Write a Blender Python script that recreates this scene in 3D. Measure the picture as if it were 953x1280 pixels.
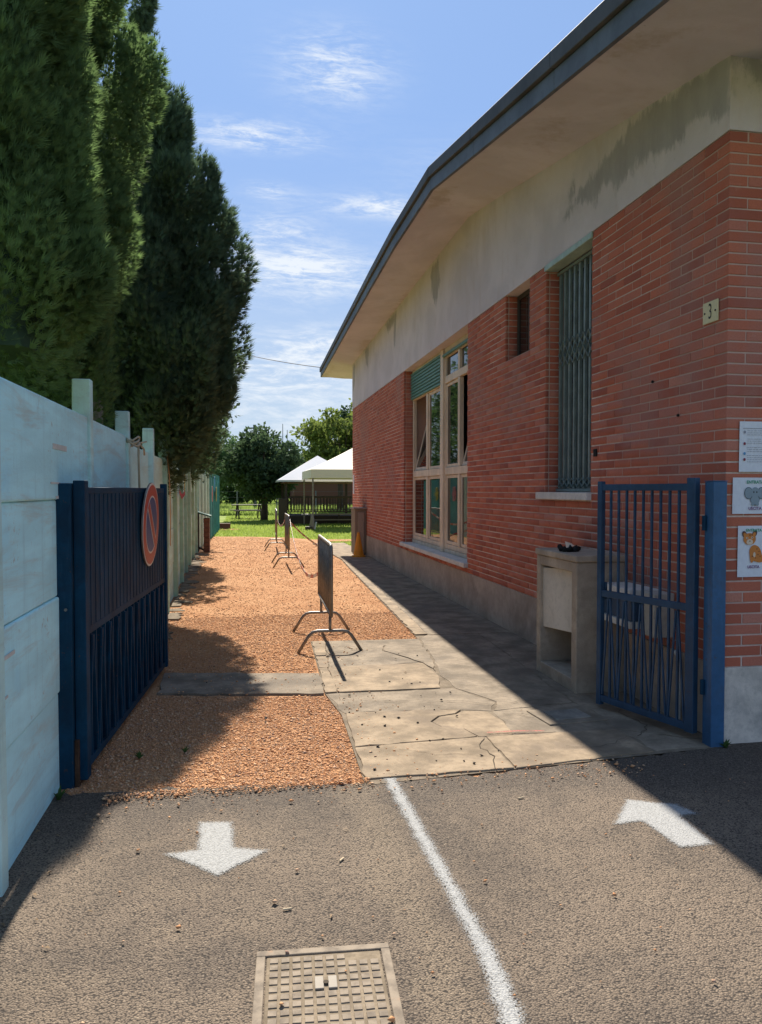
import bpy, math, random
import numpy as np
from mathutils import Vector, Matrix

for o in list(bpy.data.objects): bpy.data.objects.remove(o)
S = bpy.context.scene
COL = S.collection
R = math.radians
rng = np.random.default_rng(7)
random.seed(7)

# ------------------------------------------------------------------ camera
CAM_H = 1.55
YAW, PITCH, FPX = R(10.1495), R(-1.648), 958.0
cam_d = bpy.data.cameras.new('camera'); cam = bpy.data.objects.new('camera', cam_d); COL.objects.link(cam)
cam_d.sensor_width = 36; cam_d.lens = 36*FPX/1280; cam_d.clip_start = 0.05; cam_d.clip_end = 3000
cam.location = (0, 0, CAM_H); cam.rotation_euler = (R(90)+PITCH, 0, -YAW)
S.camera = cam

# ------------------------------------------------------------------ light
SUN_EL, SUN_AZ = R(43.8), R(0.55)          # azimuth clockwise from +Y
SKY_STRENGTH, SUN_STRENGTH, EXPOSURE = 0.095, 5.0, 1.0
S.view_settings.view_transform = 'Standard'; S.view_settings.look = 'None'
S.view_settings.exposure = EXPOSURE; S.view_settings.gamma = 1; S.view_settings.use_curve_mapping = False
sl = bpy.data.lights.new('sun', 'SUN'); sl.energy = SUN_STRENGTH; sl.angle = R(0.55); sl.color = (1, 0.93, 0.82)
sun = bpy.data.objects.new('sun', sl); COL.objects.link(sun)
sv = Vector((math.sin(SUN_AZ)*math.cos(SUN_EL), math.cos(SUN_AZ)*math.cos(SUN_EL), math.sin(SUN_EL)))
sun.rotation_euler = sv.to_track_quat('Z', 'Y').to_euler()

W = bpy.data.worlds.new('World'); S.world = W; W.use_nodes = True
nt = W.node_tree; nt.nodes.clear()
class NT:
    """small helper to write node trees as expressions"""
    def __init__(s, tree): s.t = tree
    def node(s, kind, **kw):
        n = s.t.nodes.new(kind)
        for k, v in kw.items(): setattr(n, k, v)
        return n
    def put(s, sock, v):
        if hasattr(v, 'is_linked') or isinstance(v, bpy.types.NodeSocket): s.t.links.new(v, sock)
        else: sock.default_value = v
    def math(s, op, a, b=None, c=None, clamp=False):
        n = s.node('ShaderNodeMath', operation=op); n.use_clamp = clamp
        s.put(n.inputs[0], a)
        if b is not None: s.put(n.inputs[1], b)
        if c is not None: s.put(n.inputs[2], c)
        return n.outputs[0]
    def mix(s, f, a, b, blend='MIX'):
        n = s.node('ShaderNodeMix', data_type='RGBA', blend_type=blend)
        s.put(n.inputs[0], f)
        for i, v in ((6, a), (7, b)):
            if isinstance(v, tuple) and len(v) == 3: v = (*v, 1)
            s.put(n.inputs[i], v)
        return n.outputs[2]
    def noise(s, vec, scale, detail=4, rough=.55, dist=0.):
        n = s.node('ShaderNodeTexNoise'); n.inputs['Scale'].default_value = scale
        n.inputs['Detail'].default_value = detail; n.inputs['Roughness'].default_value = rough; n.inputs['Distortion'].default_value = dist
        if vec is not None: s.t.links.new(vec, n.inputs['Vector'])
        return n.outputs[0]
    def voro(s, vec, scale, feature='F1', out='Distance', rand=1.):
        n = s.node('ShaderNodeTexVoronoi', feature=feature); n.inputs['Scale'].default_value = scale
        n.inputs['Randomness'].default_value = rand
        if vec is not None: s.t.links.new(vec, n.inputs['Vector'])
        return n.outputs[out]
    def step(s, v, lo, hi):
        n = s.node('ShaderNodeMapRange'); n.interpolation_type = 'SMOOTHSTEP'
        s.put(n.inputs[0], v); s.put(n.inputs[1], lo); s.put(n.inputs[2], hi)
        return n.outputs[0]
    def ramp(s, f, stops):
        n = s.node('ShaderNodeValToRGB'); cr = n.color_ramp
        while len(cr.elements) < len(stops): cr.elements.new(.5)
        for e, (p, c) in zip(cr.elements, stops): e.position = p; e.color = (*c, 1)
        s.put(n.inputs[0], f); return n.outputs[0]
    def bump(s, h, strength=.5, dist=.01, normal=None):
        n = s.node('ShaderNodeBump'); n.inputs['Strength'].default_value = strength; n.inputs['Distance'].default_value = dist
        s.put(n.inputs['Height'], h)
        if normal is not None: s.put(n.inputs['Normal'], normal)
        return n.outputs[0]
    def mapping(s, vec, scale=(1, 1, 1), rot=(0, 0, 0), loc=(0, 0, 0)):
        n = s.node('ShaderNodeMapping'); s.put(n.inputs['Vector'], vec)
        n.inputs['Scale'].default_value = scale; n.inputs['Rotation'].default_value = rot; n.inputs['Location'].default_value = loc
        return n.outputs[0]

# sky with thin cirrus
h = NT(nt)
sky = h.node('ShaderNodeTexSky', sky_type='NISHITA'); sky.sun_disc = False
sky.sun_elevation = SUN_EL; sky.sun_rotation = SUN_AZ
sky.air_density = 1.0; sky.dust_density = 0.35; sky.ozone_density = 3.0; sky.altitude = 100
tc = h.node('ShaderNodeTexCoord'); sep = h.node('ShaderNodeSeparateXYZ'); nt.links.new(tc.outputs['Generated'], sep.inputs[0])
dx, dy, dz = sep.outputs
ysafe = h.math('MAXIMUM', dy, 0.02)
u = h.math('DIVIDE', dx, ysafe); v = h.math('DIVIDE', dz, ysafe)
cmb = h.node('ShaderNodeCombineXYZ'); nt.links.new(u, cmb.inputs[0]); nt.links.new(v, cmb.inputs[1])
wisp = h.noise(h.mapping(cmb.outputs[0], scale=(9, 44, 1), rot=(0, 0, R(-12))), 1.0, 9, .70, .9)
fine = h.noise(h.mapping(cmb.outputs[0], scale=(34, 120, 1), rot=(0, 0, R(26))), 1.0, 6, .7, .6)
total = None
# (centre u, v, half-widths, strength): the thin clouds that stand ahead over the alley
for (u0, v0, a, b, k) in [(.118, .545, .045, .030, .75), (.010, .450, .055, .012, .95), (.035, .381, .022, .008, .6), (.185, .371, .055, .010, .85), (.042, .333, .035, .016, .7),
                          (.075, .282, .070, .024, 1.0), (.10, .185, .05, .018, .9), (.03, .150, .07, .020, .8), (-.25, .30, .12, .03, .7), (.45, .42, .12, .03, .7), (.1, .10, .25, .03, .5)]:
    e1 = h.math('POWER', h.math('DIVIDE', h.math('SUBTRACT', u, u0), a), 2.)
    e2 = h.math('POWER', h.math('DIVIDE', h.math('SUBTRACT', v, v0), b), 2.)
    g = h.math('MULTIPLY', h.math('EXPONENT', h.math('MULTIPLY', h.math('ADD', e1, e2), -0.55)), k)
    total = g if total is None else h.math('ADD', total, g)
front = h.step(dy, .05, .3)
cov = h.math('MULTIPLY', h.math('MULTIPLY', total, 1.5), front)
body = h.math('ADD', h.math('MULTIPLY', wisp, .75), h.math('MULTIPLY', fine, .45))
cl = h.math('MULTIPLY', cov, h.math('POWER', h.step(body, .42, .78), 1.3), clamp=True)
gen = h.noise(h.mapping(tc.outputs['Generated'], scale=(1.5, 1.5, 6)), 1.6, 6, .6, .5)
back = h.math('MULTIPLY', h.step(gen, .58, .85), h.math('MULTIPLY', h.step(dz, .02, .2), .35))
clo = h.math('MAXIMUM', cl, back)
haze = h.math('MULTIPLY', h.step(dz, .45, 0.0), .62)
tint = h.mix(1.0, sky.outputs[0], (.34, .50, .74), 'MULTIPLY')
tint = h.mix(.78, tint, (1.85, 2.78, 4.55))
skyc = h.mix(haze, tint, (3.7, 4.1, 4.15))
skyc = h.mix(h.math('MULTIPLY', clo, .85), skyc, (4.9, 5.15, 5.4))
bg = h.node('ShaderNodeBackground'); nt.links.new(skyc, bg.inputs[0]); bg.inputs[1].default_value = SKY_STRENGTH
wo = h.node('ShaderNodeOutputWorld'); nt.links.new(bg.outputs[0], wo.inputs[0])

# ------------------------------------------------------------------ materials
def mat(name):
    m = bpy.data.materials.new(name); m.use_nodes = True; t = m.node_tree; t.nodes.clear()
    k = NT(t); b = k.node('ShaderNodeBsdfPrincipled'); o = k.node('ShaderNodeOutputMaterial'); t.links.new(b.outputs[0], o.inputs[0])
    k.b = b; k.o = o; k.m = m
    k.geo = k.node('ShaderNodeNewGeometry'); k.pos = k.geo.outputs['Position']
    k.obj = k.node('ShaderNodeTexCoord').outputs['Object']
    k.info = k.node('ShaderNodeObjectInfo')
    return k
def setb(k, color=None, rough=.8, spec=.3, metal=0., normal=None):
    if color is not None: k.put(k.b.inputs['Base Color'], (*color, 1) if isinstance(color, tuple) and len(color) == 3 else color)
    k.put(k.b.inputs['Roughness'], rough); k.put(k.b.inputs['Metallic'], metal); k.put(k.b.inputs['Specular IOR Level'], spec)
    if normal is not None: k.t.links.new(normal, k.b.inputs['Normal'])
    return k.m
def rnd(k):      # a random per brick / stone whichever way it is built
    return k.math('FRACT', k.math('ADD', k.geo.outputs['Random Per Island'], k.math('MULTIPLY', k.info.outputs['Random'], 7.31)))
M = {}
def worn(name, base, var=.25, scale=6., rough=.85, spec=.25, dirt=None, dirt_amt=.5, dirt_scale=1.6, bump=.25, bscale=120., bdist=.004, metal=0., stretch=(1, 1, 1), space='pos', chips=None):
    """a painted / concrete / metal surface with mottling, dirt patches and fine relief"""
    k = mat(name); P = k.mapping(k.pos if space == 'pos' else k.obj, scale=stretch)
    n1 = k.noise(P, scale, 6, .6); n2 = k.noise(P, scale*6, 4, .6)
    dark = tuple(c*(1-var) for c in base); lite = tuple(min(1, c*(1+var)) for c in base)
    c = k.mix(k.step(n1, .3, .7), dark, lite)
    c = k.mix(k.math('MULTIPLY', k.step(n2, .45, .70), .5), c, tuple(x*.72 for x in base))
    c = k.mix(k.math('MULTIPLY', k.step(k.noise(P, scale*22, 3, .7), .52, .75), .35), c, tuple(min(1, x*1.25) for x in base))
    if dirt is not None:
        dn = k.noise(P, dirt_scale, 7, .65, .4)
        c = k.mix(k.math('MULTIPLY', k.step(dn, .48, .68), dirt_amt), c, dirt)
    if chips is not None:
        sp = k.math('MULTIPLY', k.step(k.noise(k.pos, 38., 5, .75), .60, .66), k.step(k.noise(k.mapping(k.pos, loc=(9, 4, 2)), 3.2, 4, .6), .46, .60)); c = k.mix(k.math('MULTIPLY', sp, .85), c, chips)
        c = k.mix(k.math('MULTIPLY', k.step(k.noise(k.mapping(k.pos, scale=(1, 1, .12)), 30., 5, .7), .52, .78), .35), c, tuple(min(1, x*1.5+.02) for x in base))
    nb = k.noise(k.pos if space == 'pos' else k.obj, bscale, 3, .6)
    M[name] = setb(k, c, rough, spec, metal, k.bump(nb, bump, bdist)); return M[name]

# brick
k = mat('brick'); r = rnd(k)
c = k.ramp(r, [(0., (.33, .098, .066)), (.15, (.41, .115, .068)), (.5, (.48, .140, .080)), (.82, (.53, .168, .098)), (.94, (.47, .170, .118)), (1., (.54, .235, .165))])
gr = k.noise(k.mapping(k.pos, loc=(3, 1, 5)), .75, 5, .6, .3)
c = k.mix(k.math('MULTIPLY', k.step(gr, .50, .66), .60), c, (.36, .195, .160))
st = k.noise(k.pos, 9., 5, .7)
c = k.mix(k.math('MULTIPLY', k.step(st, .60, .80), .28), c, (.58, .36, .29))
fn = k.noise(k.pos, 90., 4, .7)
c = k.mix(k.math('MULTIPLY', k.step(fn, .35, .75), .35), c, (.27, .080, .052))
M['brick'] = setb(k, c, .86, .25, 0, k.bump(k.noise(k.pos, 220., 3, .7), .5, .003))
# mortar
k = mat('mortar')
c = k.mix(k.step(k.noise(k.pos, 30., 4, .6), .3, .7), (.62, .50, .41), (.76, .64, .54))
c = k.mix(k.math('MULTIPLY', k.step(k.noise(k.mapping(k.pos, loc=(3, 1, 5)), .75, 5, .6, .3), .36, .56), .82), c, (.46, .29, .235))
M['mortar'] = setb(k, c, .95, .1, 0, k.bump(k.noise(k.pos, 260., 3, .6), .5, .003))
# asphalt
k = mat('asphalt')
vor = k.voro(k.pos, 140., 'F1', 'Color'); vsep = k.node('ShaderNodeSeparateColor'); k.t.links.new(vor, vsep.inputs[0])
vd = k.voro(k.pos, 140., 'F1', 'Distance')
big = k.noise(k.pos, .9, 6, .6, .3); mid = k.noise(k.pos, 4.5, 5, .65)
base = k.mix(k.step(big, .38, .62), (.115, .096, .079), (.25, .205, .160))
base = k.mix(k.math('MULTIPLY', k.step(k.noise(k.mapping(k.pos, loc=(5, 3, 0)), 1.7, 6, .7, .8), .56, .66), .55), base, (.085, .074, .064))
base = k.mix(k.math('MULTIPLY', k.step(mid, .45, .72), .6), base, (.29, .238, .180))
sp_ = k.node('ShaderNodeSeparateXYZ'); k.t.links.new(k.pos, sp_.inputs[0])
wv = k.math('ADD', sp_.outputs[1], k.math('MULTIPLY', k.math('SUBTRACT', k.noise(k.pos, 2.4, 5, .65), .5), 1.1))
base = k.mix(k.math('MULTIPLY', k.step(wv, 3.35, 3.95), .85), base, (.075, .066, .060))       # newer, tar-rich strip along the slabs
wx = k.math('ADD', sp_.outputs[0], k.math('MULTIPLY', k.math('SUBTRACT', k.noise(k.pos, 3., 5, .65), .5), .5))
base = k.mix(k.math('MULTIPLY', k.math('MULTIPLY', k.step(wx, .42, .56), k.step(wx, .78, .60)), .6), base, (.30, .25, .185))   # dusty seam
stone = k.ramp(vsep.outputs[0], [(0, (.085, .072, .060)), (.5, (.17, .142, .115)), (.82, (.225, .19, .152)), (.95, (.33, .275, .215)), (1, (.42, .37, .30))])
c = k.mix(.42, base, stone)
c = k.mix(k.math('MULTIPLY', k.step(vd, .50, .80), .85), c, (.035, .030, .026))
c = k.mix(1.0, c, (.88, .80, .72), 'MULTIPLY')
hh = k.math('ADD', k.math('MULTIPLY', vd, -1.), k.math('MULTIPLY', k.noise(k.pos, 300., 3, .6), .35))
M['asphalt'] = setb(k, c, .88, .3, 0, k.bump(k.math('ADD', hh, k.math('MULTIPLY', k.noise(k.pos, 40., 3, .6), .6)), 1.0, .005))
# gravel bed and stones
k = mat('gravel')
gb = k.noise(k.pos, 1.6, 6, .65)
c = k.mix(k.step(gb, .35, .65), (.48, .24, .115), (.58, .32, .165))
c = k.mix(k.math('MULTIPLY', k.step(k.noise(k.pos, 150., 3, .7), .5, .75), .6), c, (.22, .10, .05))
M['gravel'] = setb(k, c, .95, .1, 0, k.bump(k.voro(k.pos, 110., 'F1', 'Distance'), 1., .012))
k = mat('gravel_stone'); r = rnd(k)
c = k.ramp(r, [(0, (.40, .19, .09)), (.3, (.54, .27, .125)), (.6, (.61, .33, .165)), (.82, (.66, .43, .26)), (.93, (.46, .29, .19)), (1, (.26, .16, .12))])
c = k.mix(k.math('MULTIPLY', k.step(k.noise(k.mapping(k.pos, scale=(1, .45, 1)), 1.3, 6, .68, .4), .50, .68), .38), c, (.36, .185, .10))
M['gravel_stone'] = setb(k, c, .9, .2)
# concrete family
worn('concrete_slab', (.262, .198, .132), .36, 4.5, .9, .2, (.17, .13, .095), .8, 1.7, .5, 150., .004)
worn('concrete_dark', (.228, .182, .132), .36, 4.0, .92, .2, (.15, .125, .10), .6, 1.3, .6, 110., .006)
worn('bitumen', (.075, .070, .066), .3, 5., .9, .2, (.12, .11, .10), .5, 2.2, .6, 60., .008, 0, (1, .35, 1))
worn('concrete_base', (.185, .147, .106), .3, 8., .95, .1, None, 0, 1, .6, 90., .006)
worn('plinth', (.42, .335, .265), .16, 2.2, .92, .15, (.20, .155, .12), .55, 1.4, .4, 130., .004)
worn('plinth_grey', (.58, .51, .43), .18, 5., .92, .15, (.24, .23, .21), .5, 3., .5, 110., .005)
worn('box_concrete', (.40, .325, .245), .2, 3.5, .92, .15, (.15, .13, .11), .6, 1.8, .5, 120., .005)
worn('stone_sill', (.62, .59, .54), .12, 8., .7, .3, (.40, .37, .32), .4, 2., .2, 100., .002)
# soffit + beam render with a per-vertex damp mask
def plaster(name, base, dirt, stain):
    k = mat(name)
    at = k.node('ShaderNodeAttribute', attribute_name='damp'); a = at.outputs['Fac']
    n1 = k.noise(k.pos, 1.1, 7, .65, .5); n2 = k.noise(k.mapping(k.pos, scale=(1, 1, .35)), 5., 6, .65)
    c = k.mix(k.step(n1, .35, .65), base, tuple(x*.86 for x in base))
    c = k.mix(k.math('MULTIPLY', k.step(n2, .5, .75), .5), c, dirt)
    jag = k.math('ADD', a, k.math('MULTIPLY', k.math('SUBTRACT', k.noise(k.mapping(k.pos, scale=(1, 1, .38)), 8., 8, .72), .5), 1.3))
    c = k.mix(k.math('MULTIPLY', k.step(jag, .42, .66) if name == 'beam_render' else k.step(jag, .42, .85), .9 if name == 'beam_render' else .7), c, k.mix(k.step(n2, .3, .7), stain, tuple(x*1.25 for x in stain)))
    pit = k.step(k.noise(k.pos, 24., 2, .5), .70, .78)
    c = k.mix(k.math('MULTIPLY', pit, .35), c, tuple(x*.5 for x in base))
    return setb(k, c, .93, .12, 0, k.bump(k.noise(k.pos, 60., 4, .65), .35, .006))
M['beam_render'] = plaster('beam_render', (.66, .59, .60), (.53, .435, .40), (.32, .30, .30))
M['soffit_render'] = plaster('soffit_render', (.63, .60, .65), (.52, .46, .46), (.38, .33, .30))
worn('flashing', (.12, .135, .16), .2, 1.6, .65, .35, (.07, .08, .095), .6, 1.5, .15, 60., .003, .15)
worn('flashing_cap', (.085, .085, .09), .2, 1.6, .7, .3, (.05, .05, .055), .5, 1.5, .15, 60., .003, .1)
worn('roof_felt', (.12, .11, .105), .2, 2., .9)
worn('window_wood', (.68, .56, .42), .12, 7., .55, .35, (.40, .30, .20), .4, 3., .15, 90., .002, 0, (1, 1, .2))
worn('shutter_green', (.095, .235, .205), .15, 6., .5, .4, (.06, .14, .12), .4, 4., .1, 60., .001)
worn('lintel_green', (.34, .45, .40), .15, 6., .5, .4, (.2, .27, .24), .4, 4., .1, 60., .001, chips=(.12, .08, .05))
worn('grille_metal', (.20, .25, .235), .18, 8., .5, .45, (.12, .145, .14), .5, 5., .1, 60., .001, .25)
k = mat('glass'); setb(k, (.012, .014, .013), .025, .6, 0, k.bump(k.noise(k.pos, 1.2, 2, .5), .05, .02)); k.b.inputs['IOR'].default_value = 1.62; M['glass'] = k.m
worn('dark_inside', (.025, .024, .022), .2, 5.)
worn('gate_blue', (.028, .100, .205), .16, 5., .42, .45, (.045, .075, .12), .45, 4., .12, 70., .002, chips=(.085, .045, .028))
worn('gate_dark_blue', (.020, .060, .115), .25, 6., .5, .4, (.015, .028, .045), .6, 3., .12, 70., .002, chips=(.085, .045, .028))
worn('gate_navy', (.004, .040, .080), .25, 5., .6, .15, (.010, .018, .034), .5, 3., .15, 70., .002, chips=(.085, .045, .028))
worn('rust', (.075, .042, .026), .4, 20., .9, .2)
worn('galvanised', (.22, .20, .175), .25, 18., .48, .5, (.13, .10, .075), .5, 9., .1, 80., .001, .55)
worn('white_enamel', (.66, .64, .58), .08, 6., .6, .3, (.42, .39, .33), .4, 4., .1, 60., .001)
worn('pale_panel', (.56, .52, .44), .08, 4., .6, .3, (.40, .36, .29), .4, 3., .1, 60., .001)
worn('blue_box', (.04, .075, .13), .15, 6., .5, .4)
worn('black_thing', (.018, .017, .016), .3, 30., .8)
def fence_mat(name, base, dirt, amt, blue=None):
    k = mat(name)
    P = k.mapping(k.pos, scale=(1, .35, 1.6))
    n = k.noise(P, 2.4, 6, .6, .3); n2 = k.noise(k.pos, 1.1, 5, .6, .5); n3 = k.noise(k.mapping(k.pos, scale=(1, .25, 2.)), 3., 7, .7, .5)
    c = k.mix(k.step(n, .35, .65), tuple(x*.88 for x in base), tuple(min(1, x*1.1) for x in base))
    if blue: c = k.mix(k.math('MULTIPLY', k.step(n2, .5, .7), .55), c, blue)
    c = k.mix(k.math('MULTIPLY', k.step(n3, .49, .66), amt), c, dirt)
    c = k.mix(k.math('MULTIPLY', k.info.outputs['Random'], .22), c, tuple(x*.75 for x in base))
    vs_ = k.noise(k.mapping(k.pos, scale=(1, 1, .10)), 16., 6, .7)
    c = k.mix(k.math('MULTIPLY', k.step(vs_, .50, .72), .48), c, tuple(x*.72 for x in base))
    spl = k.math('MULTIPLY', k.step(k.noise(k.pos, 26., 5, .72), .60, .66), k.step(k.noise(k.mapping(k.pos, loc=(2, 7, 3)), 2.0, 4, .6), .45, .62))
    c = k.mix(k.math('MULTIPLY', spl, .7), c, (.44, .42, .37))
    pit = k.step(k.noise(k.pos, 95., 3, .6), .66, .76); c = k.mix(k.math('MULTIPLY', pit, .4), c, tuple(x*.55 for x in base))
    return setb(k, c, .85, .2, 0, k.bump(k.noise(k.pos, 45., 5, .65), .45, .006))
M['fence_blue'] = fence_mat('fence_blue', (.54, .86, .89), (.50, .56, .50), .7, (.40, .76, .90))
M['fence_cream'] = fence_mat('fence_cream', (.57, .88, .86), (.52, .68, .56), .6)
M['fence_post_paint'] = fence_mat('fence_post_paint', (.54, .76, .72), (.42, .52, .46), .6, (.56, .78, .82))
M['fence_post_cream'] = fence_mat('fence_post_cream', (.40, .60, .48), (.36, .44, .32), .6)
worn('old_concrete', (.25, .225, .19), .25, 8., .95, .15, (.13, .12, .10), .6, 3., .6, 90., .005)
worn('mint_panel', (.44, .58, .50), .1, 3., .7)
worn('teal_panel', (.10, .30, .30), .15, 3., .7, .3, (.07, .19, .19), .5, 2.)
def flat(name, c, rough=.7, spec=.3):
    k = mat(name); cc = k.mix(k.step(k.noise(k.pos, 40., 4, .6), .3, .7), tuple(x*.92 for x in c), c); M[name] = setb(k, cc, rough, spec); return M[name]
flat('paper', (.72, .73, .76)); flat('ink', (.03, .03, .035)); flat('ink_grey', (.30, .30, .33)); flat('ink_green', (.05, .30, .16)); flat('ink_violet', (.20, .08, .20))
flat('ele_grey', (.27, .33, .36)); flat('ele_dark', (.12, .15, .17)); flat('leo_orange', (.62, .22, .05)); flat('leo_cream', (.75, .58, .42)); flat('leo_brown', (.12, .05, .03)); flat('pink', (.60, .30, .28)); flat('dot_red', (.25, .04, .06)); flat('dot_blue', (.10, .28, .50))
flat('plate_cream', (.66, .58, .34), .4); flat('sign_red', (.50, .045, .035), .35); flat('sign_blue', (.030, .050, .19), .35); flat('sign_white', (.72, .62, .56), .4); flat('tape_white', (.75, .66, .62), .4); flat('tape_red', (.55, .08, .07), .4)
flat('ribbon_yellow', (.55, .38, .06)); flat('ribbon_tan', (.50, .32, .16)); flat('ribbon_red', (.40, .05, .07)); flat('rope', (.48, .42, .30)); flat('cone_orange', (.70, .27, .02), .5); flat('wood_grey', (.24, .19, .14)); flat('wood_dark', (.055, .04, .03)); flat('roof_white', (.52, .52, .53)); flat('canvas_cream', (.70, .61, .46)); flat('cloth_pink', (.6, .2, .22)); flat('red_chalk', (.55, .17, .14)); flat('butt', (.62, .48, .30)); flat('wire', (.02, .02, .02)); flat('dull_red', (.16, .07, .045)); flat('far_white', (.62, .62, .60)); flat('roof_tile', (.15, .075, .05)); flat('bench_wood', (.30, .25, .20)); flat('pole_grey', (.13, .14, .14)); flat('green_lid', (.03, .10, .07))
flat('dead_leaf', (.20, .125, .06)); flat('worn_plate', (.29, .25, .20)); flat('crack', (.085, .068, .050), .95, .1)
# iron cover, dusty
k = mat('dusty_iron'); n = k.noise(k.pos, 14., 6, .65)
c = k.mix(k.step(n, .3, .62), (.135, .105, .076), (.26, .205, .148))
c = k.mix(k.math('MULTIPLY', k.step(k.noise(k.pos, 5., 4, .6), .62, .72), .6), c, (.38, .16, .06))
M['dusty_iron'] = setb(k, c, .8, .3, 0, k.bump(k.noise(k.pos, 160., 3, .6), .4, .002))
worn('dust', (.21, .165, .115), .3, 12., .95, .1)
# sprayed paint: thins out towards its edge through a per-vertex mask, holes over the grit
def spray(name, c0):
    k = mat(name); a = k.node('ShaderNodeAttribute', attribute_name='spray').outputs['Fac']
    grit = k.noise(k.pos, 230., 4, .75); vd = k.voro(k.pos, 140., 'F1', 'Distance'); blot = k.noise(k.pos, 12., 4, .6)
    m = k.math('ADD', k.math('ADD', a, k.math('MULTIPLY', k.math('SUBTRACT', grit, .5), 1.1)), k.math('SUBTRACT', k.math('MULTIPLY', k.math('SUBTRACT', blot, .5), .5), k.math('MULTIPLY', k.math('MAXIMUM', k.math('SUBTRACT', vd, .35), 0.), .55)))
    setb(k, k.mix(k.step(k.noise(k.pos, 120., 4, .75), .42, .66), c0, tuple(x*.62 for x in c0)), .8, .2, 0, k.bump(k.math('MULTIPLY', vd, -1.), .8, .004)); tr = k.node('ShaderNodeBsdfTransparent'); mx = k.node('ShaderNodeMixShader')
    k.put(mx.inputs[0], k.math('MULTIPLY', k.step(m, .30, .68), .96)); k.t.links.new(tr.outputs[0], mx.inputs[1]); k.t.links.new(k.b.outputs[0], mx.inputs[2]); k.t.links.new(mx.outputs[0], k.o.inputs[0])
    return k.m
M['spray_white'] = spray('spray_white', (.37, .365, .35)); M['spray_red'] = spray('spray_red', (.50, .15, .12))
# foliage
def leaf(name, dark, lite, trans=.35, rough=.6):
    k = mat(name); r = k.geo.outputs['Random Per Island']; n = k.noise(k.pos, 2.2, 3, .6)
    f = k.math('ADD', k.math('MULTIPLY', r, .6), k.math('MULTIPLY', k.step(n, .35, .65), .4))
    c = k.mix(f, dark, lite); setb(k, c, .85, .06)
    tl = k.node('ShaderNodeBsdfTranslucent'); k.put(tl.inputs[0], k.mix(.5, c, tuple(min(1, x*1.6) for x in lite))); mx = k.node('ShaderNodeMixShader'); mx.inputs[0].default_value = trans
    k.t.links.new(k.b.outputs[0], mx.inputs[1]); k.t.links.new(tl.outputs[0], mx.inputs[2]); k.t.links.new(mx.outputs[0], k.o.inputs[0])
    M[name] = k.m
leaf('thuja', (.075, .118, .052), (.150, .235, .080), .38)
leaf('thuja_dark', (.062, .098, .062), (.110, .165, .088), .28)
leaf('tree_dark', (.035, .062, .032), (.075, .115, .052), .3)
leaf('tree_mid', (.040, .085, .025), (.085, .150, .045), .35)
leaf('tree_yellow', (.075, .105, .022), (.15, .19, .045), .4)
leaf('tree_pale', (.065, .12, .045), (.12, .19, .08), .35)
leaf('grass', (.17, .25, .040), (.30, .37, .08), .45)
leaf('meadow', (.17, .24, .05), (.28, .36, .09), .45)
worn('bark', (.085, .065, .048), .3, 14., .95, .1, None, 0, 1, .9, 30., .03, 0, (1, 1, .25))
k = mat('lawn'); n = k.noise(k.pos, .8, 7, .65); n2 = k.noise(k.pos, 25., 4, .7)
c = k.mix(k.step(n, .35, .65), (.17, .235, .045), (.26, .30, .075)); c = k.mix(k.math('MULTIPLY', k.step(n2, .5, .75), .4), c, (.035, .075, .014))
M['lawn'] = setb(k, c, .95, .1, 0, k.bump(n2, .8, .04))

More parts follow.
